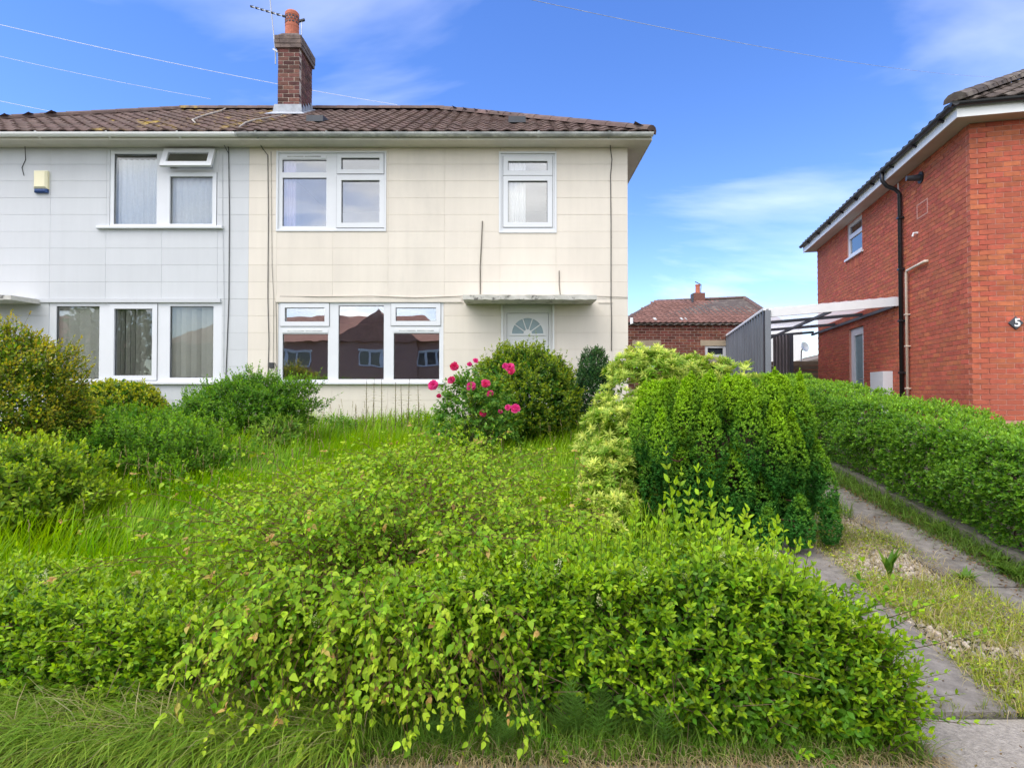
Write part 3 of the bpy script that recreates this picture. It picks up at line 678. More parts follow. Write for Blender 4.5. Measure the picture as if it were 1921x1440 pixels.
# lead flashing
fl = MB(); e = .02
f0 = EAVE_Z + (CY0 - e - EAVE_Y) * SLOPE
fl.quad((cl.x-.1, CY0-e, f0+.05), (crr.x+.06, CY0-e, f0+.05), (crr.x+.05, CY0-e, f0+.24), (cl.x-.06, CY0-e, f0+.24))
fl.quad((cl.x-.2, CY0-.24, f0-.08), (crr.x+.2, CY0-.24, f0-.08), (crr.x+.06, CY0-e-.001, f0+.07), (cl.x-.1, CY0-e-.001, f0+.07))
for i in range(5):
    ya, yb = CY0 + i*.165, CY0 + (i+1)*.165; zb = f0 + (ya - CY0) * SLOPE + .04; zc_ = f0 + (yb - CY0)*SLOPE + .04
    fl.quad((crr.x+e, ya, zb), (crr.x+e, yb, zc_), (crr.x+e, yb-.02, zc_+.10), (crr.x+e, ya, zb+.20))
    fl.quad((crr.x+.2, ya, zb-.0), (crr.x+.2, yb, zc_-.0), (crr.x+e+.001, yb, zc_+.02), (crr.x+e+.001, ya, zb+.02))
fl.build('flashing', M['lead'], chim)

# ---- cables and stubs fixed to the cream wall
def wall_cable(house, pts, r=0.006, y=FY - 0.012, mat='cable', name='cable'):
    return MB().tube([(fx(p[0], p[1]), y - (p[2] if len(p) > 2 else 0), fz(p[1], p[0])) for p in pts], r, 5).build(name, M[mat], house, local=False)
wall_cable(cream, [(492, 268, .3), (494, 280, .01), (503, 292), (504, 400), (503, 560), (505, 640), (503, 716), (510, 735)], .007)
wall_cable(cream, [(509, 285), (510, 400), (511, 500), (514, 560), (513, 690)], .004, mat='kerb')
wall_cable(cream, [(520, 690), (519, 600), (518, 566), (526, 556), (600, 557, .02), (700, 556, .02), (780, 559, .02), (868, 556, .02)], .005, mat='kerb')
wall_cable(cream, [(1120, 556), (1150, 557), (1178, 558)], .004, mat='kerb')
wall_cable(cream, [(1138, 262, .3), (1145, 282, .01), (1148, 300), (1145, 330), (1146, 420), (1146, 560), (1147, 600), (1147, 658)], .007)
wall_cable(cream, [(905, 415), (903, 460), (901, 500), (901, 552)], .010, mat='kerb', name='dead_stem')
wall_cable(cream, [(1049, 508), (1049, 535), (1051, 553)], .008, mat='kerb', name='dead_stem')
wall_cable(cream, [(505, 680), (518, 681, .03), (523, 695, .05), (521, 712, .05), (510, 722, .02)], .005)
MB().box(fx(508), fx(516), FY - .05, FY - .001, fz(690), fz(680)).build('junction_box', M['cable'], cream, local=False)

# ---- grey house
grey = empty('grey_house', (-8, FY, BASE))
tag(grey, 'pale grey painted house with vertical blinds and white gutter, left half of the pale pair', 'house')
G1 = rect(205, 410, 282, 425); G2 = rect(90, 416, 568, 716)
g_joints = [XL] + [fx(p) for p in (-222, -117, -12, 93, 198, 303, 408)] + [XP]
block_wall(grey, XL, XP, BASE, SOFF, [G1, G2], g_joints, M['grey'], M['grey_joint'])
shell(grey, XL, XP, BASE, SOFF, M['grey'])
gw1 = window(grey, 'window', G1, [(R_(318, 399, 331, 420), .07)], [R_(212, 294, 288, 420), R_(318, 399, 290, 316)], sill=(fx(183), fx(419), fz(430), fz(424.5)), surround=False, mat_glass=M['glass_low'])
# the open top light, hung from its head
def open_light():
    r = R_(320, 396, 290, 312); w = (r[0]-.09, r[1]+.09, r[2]-.09, r[3]+.08); y = FY
    m = MB().holed(w[0], w[1], w[2]-w[3], 0, [(r[0], r[1], r[2]-w[3], r[3]-w[3])], -.02, .03)
    o = m.build('open_light', M['upvc'], gw1); o.location = (0, FY - .03, w[3]); o.rotation_euler = (R(-22), 0, 0)
    g = MB().box(r[0], r[1], .0, .006, r[2]-w[3], r[3]-w[3]).build('pane', M['glass'], gw1); g.location = o.location; g.rotation_euler = o.rotation_euler
open_light()
window(grey, 'window', G2, [(R_(213, 286, 579, 704), .085)], [R_(103, 186, 574, 710), R_(317, 400, 574, 708)], sill=(fx(86), fx(420), fz(721), fz(715.5)), mat_glass=M['glass_low'])
MB().box(fx(-20), fx(415), FY - .03, FY + .004, fz(567.5), fz(561)).build('string_course', M['grey'], grey, local=False)
cg0, cg1 = at(-180, 556, FY - .62), at(20, 556, FY - .62)
canopy(grey, cg0.x, cg1.x, at(0, 553, FY - .62).z + .02)
eaves(grey, XL, XP - .051, M['white_gutter'], left=True)
gx0 = XL - OVER
grey_roof = pair_roof(grey, gx0, XP - .05, 'left', lambda x, y: TILE['tile_moss'] if (x + gx0) > at(300, 230, 12).x + .5*math.sin(y*3) + .25*math.sin(x*7+y) else TILE['tile'], name='roof')
wall_cable(grey, [(428, 262, .3), (430, 278, .01), (431, 400), (430, 560), (427, 640), (424, 716), (422, 760)], .008)
wall_cable(grey, [(38, 262, .3), (52, 272, .05), (49, 300), (42, 315), (46, 330)], .006)
wall_cable(grey, [(388, 258, .36), (408, 262, .34), (425, 275, .1), (430, 290)], .006)
wall_cable(grey, [(418, 290), (418, 400), (421, 560), (420, 700)], .004, mat='grey_joint')
ab = R_(67, 93, 322, 363); m = MB().cbox(ab[0], ab[1], FY - .075, FY - .001, ab[2] + .07, ab[3], .03)
al = m.build('alarm_box', M['alarm'], grey, local=False); al['label'] = 'yellowed alarm sounder box with blue lens'
MB().cbox(ab[0] + .008, ab[1] - .008, FY - .07, FY - .001, ab[2], ab[2] + .069, .025).build('strobe_lens', M['blue_lens'], al)
# a ragged pale mortar line where the two roofs were tiled apart
pp = [roof_pt(432, 204), roof_pt(415, 214), roof_pt(398, 219), roof_pt(380, 224), roof_pt(362, 232), roof_pt(368, 238)]
m = MB().tube([p + Vector((0, -.02, .06)) for p in pp], [.012, .013, .02, .012, .018, .01], 6); m.build('mortar_fillet', M['mortar_pale'], grey_roof)
pp = [roof_pt(449, 246), roof_pt(462, 237), roof_pt(480, 231), roof_pt(505, 227), roof_pt(530, 222)]
m = MB().tube([p + Vector((0, -.02, .06)) for p in pp], [.01, .014, .012, .01, .008], 6); m.build('mortar_fillet', M['mortar_pale'], cream_roof)

# ---- curtains and blinds hanging behind the glass
def curtain(px0, px1, py0, py1, mat, label, amp=.03, waves=6, dy=.14, name='curtain', group=None, ):
    a, b = at(px0, py1, FY + dy), at(px1, py0, FY + dy); n = waves * 6; m = MB()
    for k in range(2):
        for i in range(n + 1):
            x = a.x + (b.x - a.x) * i / n; y = FY + dy + amp * math.sin(i / 6 * 2*math.pi) + k * .006
            m.v += [(x, y, a.z), (x, y, b.z)]
    for i in range(n): m.f += [(2*i, 2*i+2, 2*i+3, 2*i+1), (2*(n+1)+2*i+1, 2*(n+1)+2*i+3, 2*(n+1)+2*i+2, 2*(n+1)+2*i)]
    return tag(m.build(name, mat, smooth=True), label, 'curtain', group)
curtain(526, 556, 286, 436, M['lilac'], 'lilac curtain behind the upper left window of the cream house', waves=4)
curtain(952, 986, 286, 440, M['net'], 'white curtain behind the single upper window of the cream house', waves=4)
curtain(222, 306, 300, 428, M['net'], 'white curtain behind the tall fixed pane of the grey house', waves=8, amp=.012)
curtain(312, 406, 325, 428, M['net'], 'white curtain under the open light of the grey house', waves=8, amp=.012)
def blind(px0, px1, py0, py1, n, ang, label):
    a, b = at(px0, py1, FY + .14), at(px1, py0, FY + .14)
    t = empty('vertical_blind', ((a.x+b.x)/2, FY + .14, a.z)); tag(t, label, 'blind', None)
    MB().box(a.x, b.x, FY + .12, FY + .16, b.z - .03, b.z).build('headrail', M['upvc'], t, local=False)
    for i in range(n):
        x = a.x + (b.x - a.x) * (i + .5) / n; aj = ang + random.Random(i*7 + n).uniform(-16, 16); ca_, sa_ = math.cos(R(aj)) * .048, math.sin(R(aj)) * .048
        m = MB(); m.obox((x, FY + .14, (a.z + b.z - .03) / 2), (ca_, sa_, 0), (-sa_ * .02, ca_ * .02, 0), (0, 0, (b.z - .03 - a.z) / 2)); m.build('slat', M['blind'], t, local=False)
blind(98, 192, 572, 718, 9, 34, 'half closed vertical blind in the left pane of the grey house')
blind(206, 294, 572, 718, 9, 74, 'turned open vertical blind in the middle pane of the grey house')
blind(312, 408, 572, 718, 10, 36, 'closed cream vertical blind in the right pane of the grey house')

# ================================================================== the red brick house on the right
RA = R(12.6); RC = Vector((7.07, 9.0, 0))
red = empty('red_brick_house', RC, -RA)
tag(red, 'red brick house with black gutter and number plaque on the right', 'house')
RM = Matrix.Translation(RC) @ Matrix.Rotation(-RA, 4, 'Z'); RI = RM.inverted()
def side_hit(px, py, x=0.0):
    o = RI @ Vector((0, 0, CAM_Z)); d = RI.to_3x3() @ ray(px, py); t = (x - o.x) / d.x; return o + d * t
def front_hit(px, py, y=0.0):
    o = RI @ Vector((0, 0, CAM_Z)); d = RI.to_3x3() @ ray(px, py); t = (y - o.y) / d.y; return o + d * t
RLEN = side_hit(1533, 500).y; RSOF = side_hit(1820, 230).z; RBASE = 0.75; RW = 7.5
print('red house', RLEN, RSOF)
def srect(x0, x1, y0, y1):            # on the side wall: nearer edge has the larger px
    a, b = side_hit(x1, (y0+y1)/2), side_hit(x0, (y0+y1)/2); xm = (x0+x1)/2
    return (a.y, b.y, side_hit(xm, y1).z, side_hit(xm, y0).z)
SW = srect(1589, 1617, 412, 478); SD = srect(1593, 1620, 612, 738); SD = (SD[0], SD[1], RBASE + .1, SD[3])
# wall core: side wall with openings is built in a frame where x runs along the wall
def side_mesh(mb): mb.v = [(v[1], RLEN - v[0], v[2]) for v in mb.v]; return mb     # (u, depth, z) -> local
flip = lambda r: (RLEN - r[1], RLEN - r[0], r[2], r[3])
red_wall = side_mesh(MB().holed(0, RLEN - .014, RBASE - .3, RSOF, [flip(SW), flip(SD)], 0.008, 0.25)).build('wall', M['brick_mortar_pink'], red)
MB().box(.251, RW, .008, .25, RBASE - .3, RSOF).build('front_wall_core', M['brick_mortar_pink'], red)
MB().box(.251, RW, RLEN - .25, RLEN, RBASE - .3, RSOF).build('rear_wall', M['brick_red'], red)
MB().box(.26, RW, .26, RLEN - .26, RBASE, RBASE + .1).build('floor', M['carpet'], red)
MB().box(.26, RW, .26, RLEN - .26, 3.3, 3.5).build('floor', M['carpet'], red)
BLR, BHR = 0.225, 0.079
def red_bricks():
    rnd = random.Random(3); spots = []
    nz = int((RSOF - 1.05) / BHR)
    for c in range(nz):
        z0 = RSOF - (c + 1) * BHR; off = 0 if c % 2 else BLR / 2
        ys0 = 0.0 if c % 2 else .1075; y = 0.0 if c % 2 else -BLR / 2
        while y < RLEN - .02:
            a, b = max(y, ys0), min(y + BLR, RLEN); y += BLR
            zc_ = z0 + BHR / 2; segs = [(a, b)]
            for o in (SW, SD):
                if o[2] - .0 < zc_ < o[3] + .0:
                    s2 = []
                    for p, q in segs:
                        if q <= o[0] or p >= o[1]: s2.append((p, q)); continue
                        if p < o[0]: s2.append((p, o[0]))
                        if q > o[1]: s2.append((o[1], q))
                    segs = s2
            for p, q in segs:
                if q - p > .03: spots.append(('s', p, q, z0))
        x = -BLR / 2 if c % 2 else 0.0
        while x < 3.2:
            a, b = max(x, .1075 if c % 2 else 0.0), x + BLR; x += BLR
            if b - a > .03: spots.append(('f', a, b, z0))
    J = 0.0125
    wp = RM
    def dist(s):
        p = wp @ Vector((0, (s[1]+s[2])/2, s[3])) if s[0] == 's' else wp @ Vector(((s[1]+s[2])/2, 0, s[3]))
        u = p.x / p.y
        if u > .885: return 99 + p.y
        return p.y * (1.0 if s[0] == 'f' else 1.25)
    spots = [s for s in spots if True]
    order = sorted(range(len(spots)), key=lambda i: dist(spots[i]))
    cache = {}
    def dims(s):
        l = s[2] - s[1] - J
        return (0.10, l) if s[0] == 's' else (l, 0.10)
    def centre(s):
        d = rnd.uniform(-.0015, .0015)
        return ((0.05 + d, (s[1]+s[2])/2, s[3] + BHR/2) if s[0] == 's' else ((s[1]+s[2])/2, 0.05 + d, s[3] + BHR/2))
    rest = MB()
    for k, i in enumerate(order):
        s = spots[i]; lx, ly = dims(s); c = centre(s)
        if k < 300:
            key = (round(lx, 3), round(ly, 3))
            if key not in cache: cache[key] = MB().box(-lx/2, lx/2, -ly/2, ly/2, -(BHR-J)/2, (BHR-J)/2).mesh('brick', M['brick_red'])
            link('brick', cache[key], red_wall, c)
        else: rest.box(c[0]-lx/2, c[0]+lx/2, c[1]-ly/2, c[1]+ly/2, c[2]-(BHR-J)/2, c[2]+(BHR-J)/2)
    rest.build('brickwork', M['brick_red'], red_wall, kind='stuff')
red_bricks()
# window and door in the side wall
def side_frame(name, r, panes, depth=.05, sash=(), glass='glass_side', parent=red):
    w = side_mesh(MB().holed(*flip(r), [flip(p) for p in panes], depth, depth + .06)).build(name, M['upvc'], parent)
    for p in panes: side_mesh(MB().box(RLEN-p[1], RLEN-p[0], depth+.028, depth+.034, p[2], p[3])).build('pane', M[glass], w)
    return w
zm = SW[2] + (SW[3]-SW[2])*.62
wn_ = side_frame('window', SW, [(SW[0]+.09, SW[1]-.09, SW[2]+.09, zm-.05), (SW[0]+.09, SW[1]-.09, zm+.05, SW[3]-.08)], .03)
side_mesh(MB().box(RLEN-SW[1]-.08, RLEN-SW[0]+.08, -.05, .1, SW[2]-.05, SW[2]-.002)).build('sill', M['upvc'], wn_)
for i in range(int((SW[1]-SW[0])/.079)+1):
    y = SW[0] + .04 + i*.079
    if y < SW[1]: MB().box(-.004, .05, y-.034, y+.034, SW[2]-.29, SW[2]-.06).build('soldier_brick', M['brick_red'], wn_)
dn_ = side_frame('side_door', SD, [(SD[0]+.2, SD[1]-.22, SD[2]+.75, SD[3]-.2)], .05, glass='obscure')
MB().tube([(.04, SD[0]+.1, SD[2]+1.0), (-.02, SD[0]+.1, SD[2]+1.0), (-.02, SD[0]+.24, SD[2]+1.0)], .012, 6).build('handle', M['metal'], dn_)
side_mesh(MB().box(RLEN-SD[1]+.2, RLEN-SD[0]-.2, .035, .05, SD[2]+.15, SD[2]+.6)).build('door_panel', M['upvc'], dn_)
MB().box(2.0, 2.1, .3, RLEN-.3, RBASE+.1, RSOF).build('partition', M['net'], red)
# eaves: soffit, fascia, black gutter round two sides
RO = 0.30
MB().box(-RO+.02, RW, -RO+.02, 0.1, RSOF + .001, RSOF + .016).build('soffit', M['soffit_tan'], red)
MB().box(-RO+.02, 0.1, 0.101, RLEN + RO, RSOF + .001, RSOF + .016).build('soffit', M['soffit_tan'], red)
MB().box(-RO, RW, -RO, -RO+.019, RSOF - .01, RSOF + .17).build('fascia', M['fascia_white'], red)
MB().box(-RO, -RO+.019, -RO+.02, RLEN + RO, RSOF - .01, RSOF + .17).build('fascia', M['fascia_white'], red)
def half_gutter(a, b, mat, parent, out, rr=.055):
    a, b, out = Vector(a), Vector(b), Vector(out).normalized(); m = MB(); seg = 7
    for p in (a, b):
        for k in range(seg+1):
            t = math.pi + math.pi*k/seg; m.v.append(tuple(p + out*(rr*math.cos(t)) + Vector((0,0,rr*math.sin(t)))))
    n = seg+1
    for k in range(seg): m.f.append((k, k+1, n+k+1, n+k))
    m.f.append(tuple(range(n))); m.f.append(tuple(n+k for k in reversed(range(n))))
    return m.build('gutter', mat, parent)
gz = RSOF + .185
half_gutter((-RO-.11, -RO-.06, gz), (RW, -RO-.06, gz), M['black_plastic'], red, (0, -1, 0))
half_gutter((-RO-.06, -RO-.11, gz), (-RO-.06, RLEN+RO, gz), M['black_plastic'], red, (-1, 0, 0))
for i in range(9): MB().bar((-RO-.08, .1 + i*.95, gz-.055), (-RO+.002, .1 + i*.95, gz-.085), .05, .03).build('gutter_bracket', M['black_plastic'], red)
for i in range(4): MB().bar((.6 + i*.95, -RO-.08, gz-.055), (.6 + i*.95, -RO+.002, gz-.085), .05, .03).build('gutter_bracket', M['black_plastic'], red)
# hipped roof
def red_roof():
    ro = .36; s = .60; pitch = math.atan(s); ez = RSOF + .20; dd = RLEN + 2*ro; half = dd/2; rz = ez + half*s; x0 = -ro; x1 = RW; y0 = -ro; y1 = RLEN + ro; ym = (y0+y1)/2
    m = MB(); q = .03
    m.quad((x0,y0,ez-q),(x1,y0,ez-q),(x1,ym,rz-q),(x0+half,ym,rz-q)); m.quad((x1,y1,ez-q),(x0,y1,ez-q),(x0+half,ym,rz-q),(x1,ym,rz-q))
    m.v += [(x0,y1,ez-q),(x0,y0,ez-q),(x0+half,ym,rz-q)]; m.f.append((8,9,10))
    roof = m.build('roof', M['tile_dark'], red); nrow = int(half/math.cos(pitch)/TG)
    lay_tiles(roof, slope_frame((x0,y0,ez),(1,0,0),(0,1,0),pitch), int(4.2/TW), nrow, lambda x, y: x > y*math.cos(pitch) - .05, lambda x, y: TILE['tile_dark'], limit=120)
    lay_tiles(roof, slope_frame((x0,y1,ez),(0,-1,0),(1,0,0),pitch), int(dd/TW), nrow, lambda x, y: y*math.cos(pitch) < x < dd - y*math.cos(pitch), lambda x, y: TILE['tile_dark'], limit=0)
    ridge_tiles(roof, (x0+.02, y0+.02, ez+.05), (x0+half, ym, rz+.05), M['tile_dark'], .13, .4)
    ridge_tiles(roof, (x0+half, ym, rz+.05), (x1, ym, rz+.05), M['tile_dark'], .13, .4)
red_roof()
# downpipe, waste pipe, cowl, overflow, patched grille, meter box, plaque
g0 = side_hit(1671, 332, -RO-.06); d1 = side_hit(1688, 400, -.06)
MB().tube([(-RO-.06, d1.y, RSOF+.14), (-RO-.06, d1.y, RSOF-.02), (-RO+.02, d1.y, RSOF-.13), (-.14, d1.y, RSOF-.2), (-.06, d1.y, RSOF-.3), (-.06, d1.y, RBASE)], .038, 10).build('downpipe', M['black_plastic'], red, smooth=True)
MB().tube([(-.04, d1.y+.11, RSOF-.05), (-.04, d1.y+.11, RBASE)], .012, 6).build('conduit', M['fascia_white'], red)
for z in (1.9, 2.9, 3.9, 4.9): MB().box(-.105, -.001, d1.y-.05, d1.y+.05, z, z+.035).build('pipe_clip', M['black_plastic'], red)
w0, w1 = side_hit(1735, 490, -.05), side_hit(1700, 503, -.05)
MB().tube([(.02, w0.y, w0.z), (-.05, w0.y, w0.z), (-.05, (w0.y+w1.y)/2, w0.z-.01), (-.05, w1.y-.03, w0.z-.02), (-.05, w1.y, w0.z-.06), (-.05, w1.y, RBASE)], .026, 8).build('waste_pipe', M['white_pipe'], red, smooth=True)
for z in (1.6, 2.4, 3.0): MB().box(-.09, -.001, w1.y-.032, w1.y+.032, z, z+.02).build('pipe_clip', M['white_pipe'], red)
cw = side_hit(1728, 333)
co_ = MB().tube([(.0, cw.y, cw.z), (-.02, cw.y, cw.z)], .11, 12).build('flue_cowl', M['black_plastic'], red)
MB().tube([(-.021, cw.y, cw.z), (-.17, cw.y, cw.z), (-.24, cw.y, cw.z)], [.06, .05, .045], 12).build('flue_tip', M['beam_dark'], co_)
ov = side_hit(1722, 437); MB().tube([(.0, ov.y, ov.z), (-.07, ov.y, ov.z), (-.085, ov.y+.01, ov.z-.06)], .02, 7).build('overflow_pipe', M['fascia_white'], red)
vg = srect(1720, 1741, 378, 406)
pt = MB(); y0, y1, z0, z1 = vg; t = .022
for a in ((y0, y1, z0, z0+t), (y0, y1, z1-t, z1), (y0, y0+t*1.4, z0+t, z1-t), (y1-t*1.4, y1, z0+t, z1-t)): pt.box(-.0045, .004, *a)
pt.build('mortar_patch', M['brick_mortar_pink'], red)
mbx = srect(1650, 1675, 697, 745); MB().box(-.18, -.001, mbx[0], mbx[1], 1.05, mbx[3]).build('meter_box', M['upvc'], red)
pq = front_hit(1905, 606)
pl = MB(); s = .105
pl.v = [(pq.x, -.004, pq.z-s), (pq.x+s, -.004, pq.z), (pq.x, -.004, pq.z+s), (pq.x-s, -.004, pq.z), (pq.x, -.022, pq.z-s*.9), (pq.x+s*.9, -.022, pq.z), (pq.x, -.022, pq.z+s*.9), (pq.x-s*.9, -.022, pq.z)]
pl.f = [(4,5,6,7),(0,1,5,4),(1,2,6,5),(2,3,7,6),(3,0,4,7)]
plo = pl.build('number_plaque', M['beam_dark'], red); plo['label'] = 'small dark diamond plaque with a white 5'
fc = bpy.data.curves.new('digit', 'FONT'); fc.body = '5'; fc.size = .17; fc.align_x = 'CENTER'; fc.align_y = 'CENTER'; fc.extrude = .004; fc.offset = .004
fo = bpy.data.objects.new('digit_tmp', fc); COL.objects.link(fo)
dg = bpy.context.evaluated_depsgraph_get(); fm = bpy.data.meshes.new_from_object(fo.evaluated_get(dg)); bpy.data.objects.remove(fo)
fm.materials.clear(); fm.materials.append(M['fascia_white'])
do_ = link('digit', fm, plo, (pq.x + .012, -.028, pq.z)); do_.rotation_euler = (R(90), 0, 0)

# ---- carport between the red house and the garages
cp = empty('carport', RM @ Vector((-1.2, d1.y + 3, 0)), -RA)
tag(cp, 'lean-to carport with white front beam and dark corrugated side wall', 'carport')
CI = cp.location
CPM = Matrix.Translation(cp.location) @ Matrix.Rotation(-RA, 4, 'Z'); CINV = CPM.inverted()
def L2C(p): return CINV @ (RM @ Vector(p))          # red-house local -> carport local
fy0 = side_hit(1687, 565).y; bz = side_hit(1687, 557).z
CW = 2.45; CLEN = 5.9
def cbox(name, x0, x1, y0, y1, z0, z1, mat, parent=cp, zs=0.0):
    m = MB().box(x0, x1, y0, y1, z0, z1); m.v = [tuple(L2C((v[0], v[1], v[2] + zs * v[0]))) for v in m.v]
    return m.build(name, mat, parent)
cbox('front_beam', -CW, -.01, fy0, fy0 + .07, bz - .17, bz, M['beam_white'], zs=.065)
for i in range(1, 4): cbox('rafter', -CW, -.01, fy0 + i*CLEN/3.0 - .025, fy0 + i*CLEN/3.0 + .025, bz - .12, bz - .05, M['beam_dark'], zs=.065)
for x in (-CW*.97, -CW*.5, -.06): cbox('purlin', x - .025, x + .025, fy0 + .075, fy0 + CLEN, bz - .19, bz - .131, M['beam_dark'], zs=.065)
polym = bpy.data.materials.new('clear_corrugated_sheet'); polym.use_nodes = True
_n, _l = polym.node_tree.nodes, polym.node_tree.links; _b = _n['Principled BSDF']
_b.inputs['Base Color'].default_value = (.78, .79, .82, 1); _b.inputs['Roughness'].default_value = .4
_t = _n.new('ShaderNodeBsdfTranslucent'); _t.inputs[0].default_value = (.85, .84, .86, 1)
_tex = _n.new('ShaderNodeTexNoise'); _tex.inputs['Scale'].default_value = 3; _mr = _n.new('ShaderNodeMapRange'); _mr.inputs['To Min'].default_value = .6; _mr.inputs['To Max'].default_value = .85
_l.new(_tex.outputs['Fac'], _mr.inputs['Value']); _m0 = _n.new('ShaderNodeMixShader'); _l.new(_mr.outputs[0], _m0.inputs[0]); _l.new(_b.outputs[0], _m0.inputs[1]); _l.new(_t.outputs[0], _m0.inputs[2]); _tp = _n.new('ShaderNodeBsdfTransparent'); _tp.inputs[0].default_value = (.82, .82, .86, 1); _m = _n.new('ShaderNodeMixShader'); _m.inputs[0].default_value = .35; _l.new(_m0.outputs[0], _m.inputs[1]); _l.new(_tp.outputs[0], _m.inputs[2]); _l.new(_m.outputs[0], _n['Material Output'].inputs['Surface'])
for i in range(5):
    m = MB(); n = 24; xa, xb = -CW - .08, -.01; ya, yb = fy0 + .02 + i*CLEN/5.0, fy0 + (i+1)*CLEN/5.0 + .01
    for k in range(n+1):
        x = xa + (xb-xa)*k/n; z = bz + .012*(k % 2) + .065*x
        m.v += [tuple(L2C((x, ya, z - .045 + .052))), tuple(L2C((x, yb, z - .045 + .052)))]
    for k in range(n): m.f.append((2*k, 2*k+1, 2*k+3, 2*k+2))
    m.build('roof_sheet', polym, cp)
def corrugated(x, ya, yb, z0, z1a, z1b, n, mat, name, parent=cp, axis='y'):
    m = MB()
    for k in range(n*4+1):
        t = k/(n*4); d = (.055, .055, -.035, -.035)[k % 4]; u = ya + (yb-ya)*t; zt = z1a + (z1b-z1a)*t
        p = (x - d, u) if axis == 'y' else (u, x - d)
        m.v += [tuple(L2C((*p, z0))), tuple(L2C((*p, zt)))]
    for k in range(n*4): m.f.append((2*k, 2*k+2, 2*k+3, 2*k+1))
    return m.build(name, mat, parent)
sz = bz - .065*CW
npan = 6
for i in range(npan):
    a, b = fy0 + .02 + CLEN*i/npan, fy0 + .02 + CLEN*(i+1)/npan
    corrugated(-CW, a, b - .004, RBASE, sz - .02, sz - .02, 3, M['corr'], 'cladding_sheet')
cbox('edge_trim', -CW - .06, -CW + .05, fy0, fy0 + CLEN, sz - .03, sz + .03, M['beam_white'])
cbox('post', -CW - .03, -CW + .08, fy0 - .04, fy0 + .07, RBASE, sz - .031, M['corr'])
rb0, rb1 = front_hit(1449, 650, fy0 + CLEN).x, front_hit(1480, 650, fy0 + CLEN).x
corrugated(fy0 + CLEN - .02, rb0, rb1, RBASE, sz - .02, sz + .02, 5, M['corr_grey'], 'rear_sheet', axis='x')
cbox('post', rb1 + .005, rb1 + .10, fy0 + CLEN - .1, fy0 + CLEN, RBASE, sz + .03, M['beam_dark'])
lq = side_hit(1627, 608, -.04)

# ---- things beyond the carport
fe = empty('board_fence', RM @ Vector((-.6, RLEN + 1.2, RBASE)), -RA); tag(fe, 'low weathered board fence beyond the carport opening', 'fence')
for i in range(13):
    MB().box(-1.2, 2.4, -.01 - (i % 2)*.012, .012 - (i % 2)*.012, .02 + i*.135, .155 + i*.135 - .006).build('board', M['fence'], fe)
for x in (-.62, .02): MB().box(x - .05, x + .05, -.13, -.03, 0, 1.82).build('post', M['render_white'], fe)
p = at(1508, 690, 26.0)
wb = empty('white_rendered_building', (p.x, 26, .9)); tag(wb, 'white rendered building glimpsed through the carport opening', 'building')
MB().box(p.x - 2.2, p.x - .05, 26, 31, .5, 4.6).build('wall', M['render_white'], wb, local=False)
MB().box(p.x - 2.3, p.x + .0, 25.95, 31.1, 4.61, 4.75).build('roof', M['tile_dark'], wb, local=False)
q = at(1521, 660, 24.0)
bb = empty('small_brick_outhouse', (q.x + 1.2, 24, .9)); tag(bb, 'small brick outhouse with mono-pitch roof beyond the carport', 'building')
MB().box(q.x - .1, q.x + 3, 24, 27, .5, 2.85).build('wall', M['brick_red'], bb, local=False)
MB().bar((q.x - .4, 25.4, 2.75), (q.x + 3.2, 25.4, 3.6), 3.0, .1).build('roof', M['asbestos'], bb, local=False)
ds = at(1508, 651, 23.6); dsh = empty('satellite_dish', (ds.x, ds.y, ds.z)); tag(dsh, 'small grey satellite dish beyond the carport', 'satellite dish')
MB().lathe((0, 0, 0), [(.02, 0), (.12, .02), (.21, .06), (.20, .07), (.02, .02)], 16).build('dish', M['metal'], dsh).rotation_euler = (R(75), 0, R(20))
MB().tube([(0, .05, 0), (.05, .3, -.15), (.05, .35, -.9)], .03, 6).build('mast', M['metal'], dsh)

# ---- garages behind the cream house
GY = 17.6
gar = empty('brick_garage', (at(1280, 700, GY).x, GY, ground_z(11))); tag(gar, 'flat roofed brown brick garage with small white window behind', 'garage')
ga, gb = at(1120, 608, GY).x, at(1420, 608, GY).x; gtop = at(1280, 610, GY).z
GW = rect(1323, 1362, 648, 669, GY)
gwall = MB().holed(ga, gb, .6, gtop, [GW], GY + .008, GY + .22).build('wall', M['mortar_grey'], gar, local=False)
MB().box(ga, gb, GY + 4, GY + 4.2, .6, gtop).build('rear_wall', M['brick_garage'], gar, local=False)
def garage_bricks():
    rnd = random.Random(5); bl, bh, J = .225, .0835, .014; c = 0; spots = []
    z = gtop - bh
    vis0, vis1 = at(1176, 650, GY).x, at(1372, 650, GY).x
    while z > 1.6:
        x = ga - (0 if c % 2 else bl/2)
        while x < gb:
            a, b = max(x, ga), min(x + bl, gb); zc_ = z + bh/2; x += bl
            segs = [(a, b)]
            if GW[2] - .02 < zc_ < GW[3] + .0:
                segs = [(p, q) for p, q in ((a, min(b, GW[0])), (max(a, GW[1]), b)) if q - p > .03]
            for p, q in segs: spots.append((p, q, z))
        z -= bh; c += 1
    spots.sort(key=lambda s: (not (vis0 < (s[0]+s[1])/2 < vis1), -s[2]))
    cache = {}; rest = MB()
    for k, (p, q, z) in enumerate(spots):
        l = q - p - J
        if l < .02: continue
        if k < 290:
            key = round(l, 3)
            if key not in cache: cache[key] = MB().box(-l/2, l/2, -.05, .05, -(bh-J)/2, (bh-J)/2).mesh('brick', M['brick_garage'])
            link('brick', cache[key], gwall, ((p+q)/2, GY + .05, z + bh/2))
        else: rest.box(p + J/2, q - J/2, GY, GY + .1, z + J/2, z + bh - J/2)
    rest.build('brickwork', M['brick_garage'], gwall, kind='stuff')
garage_bricks()
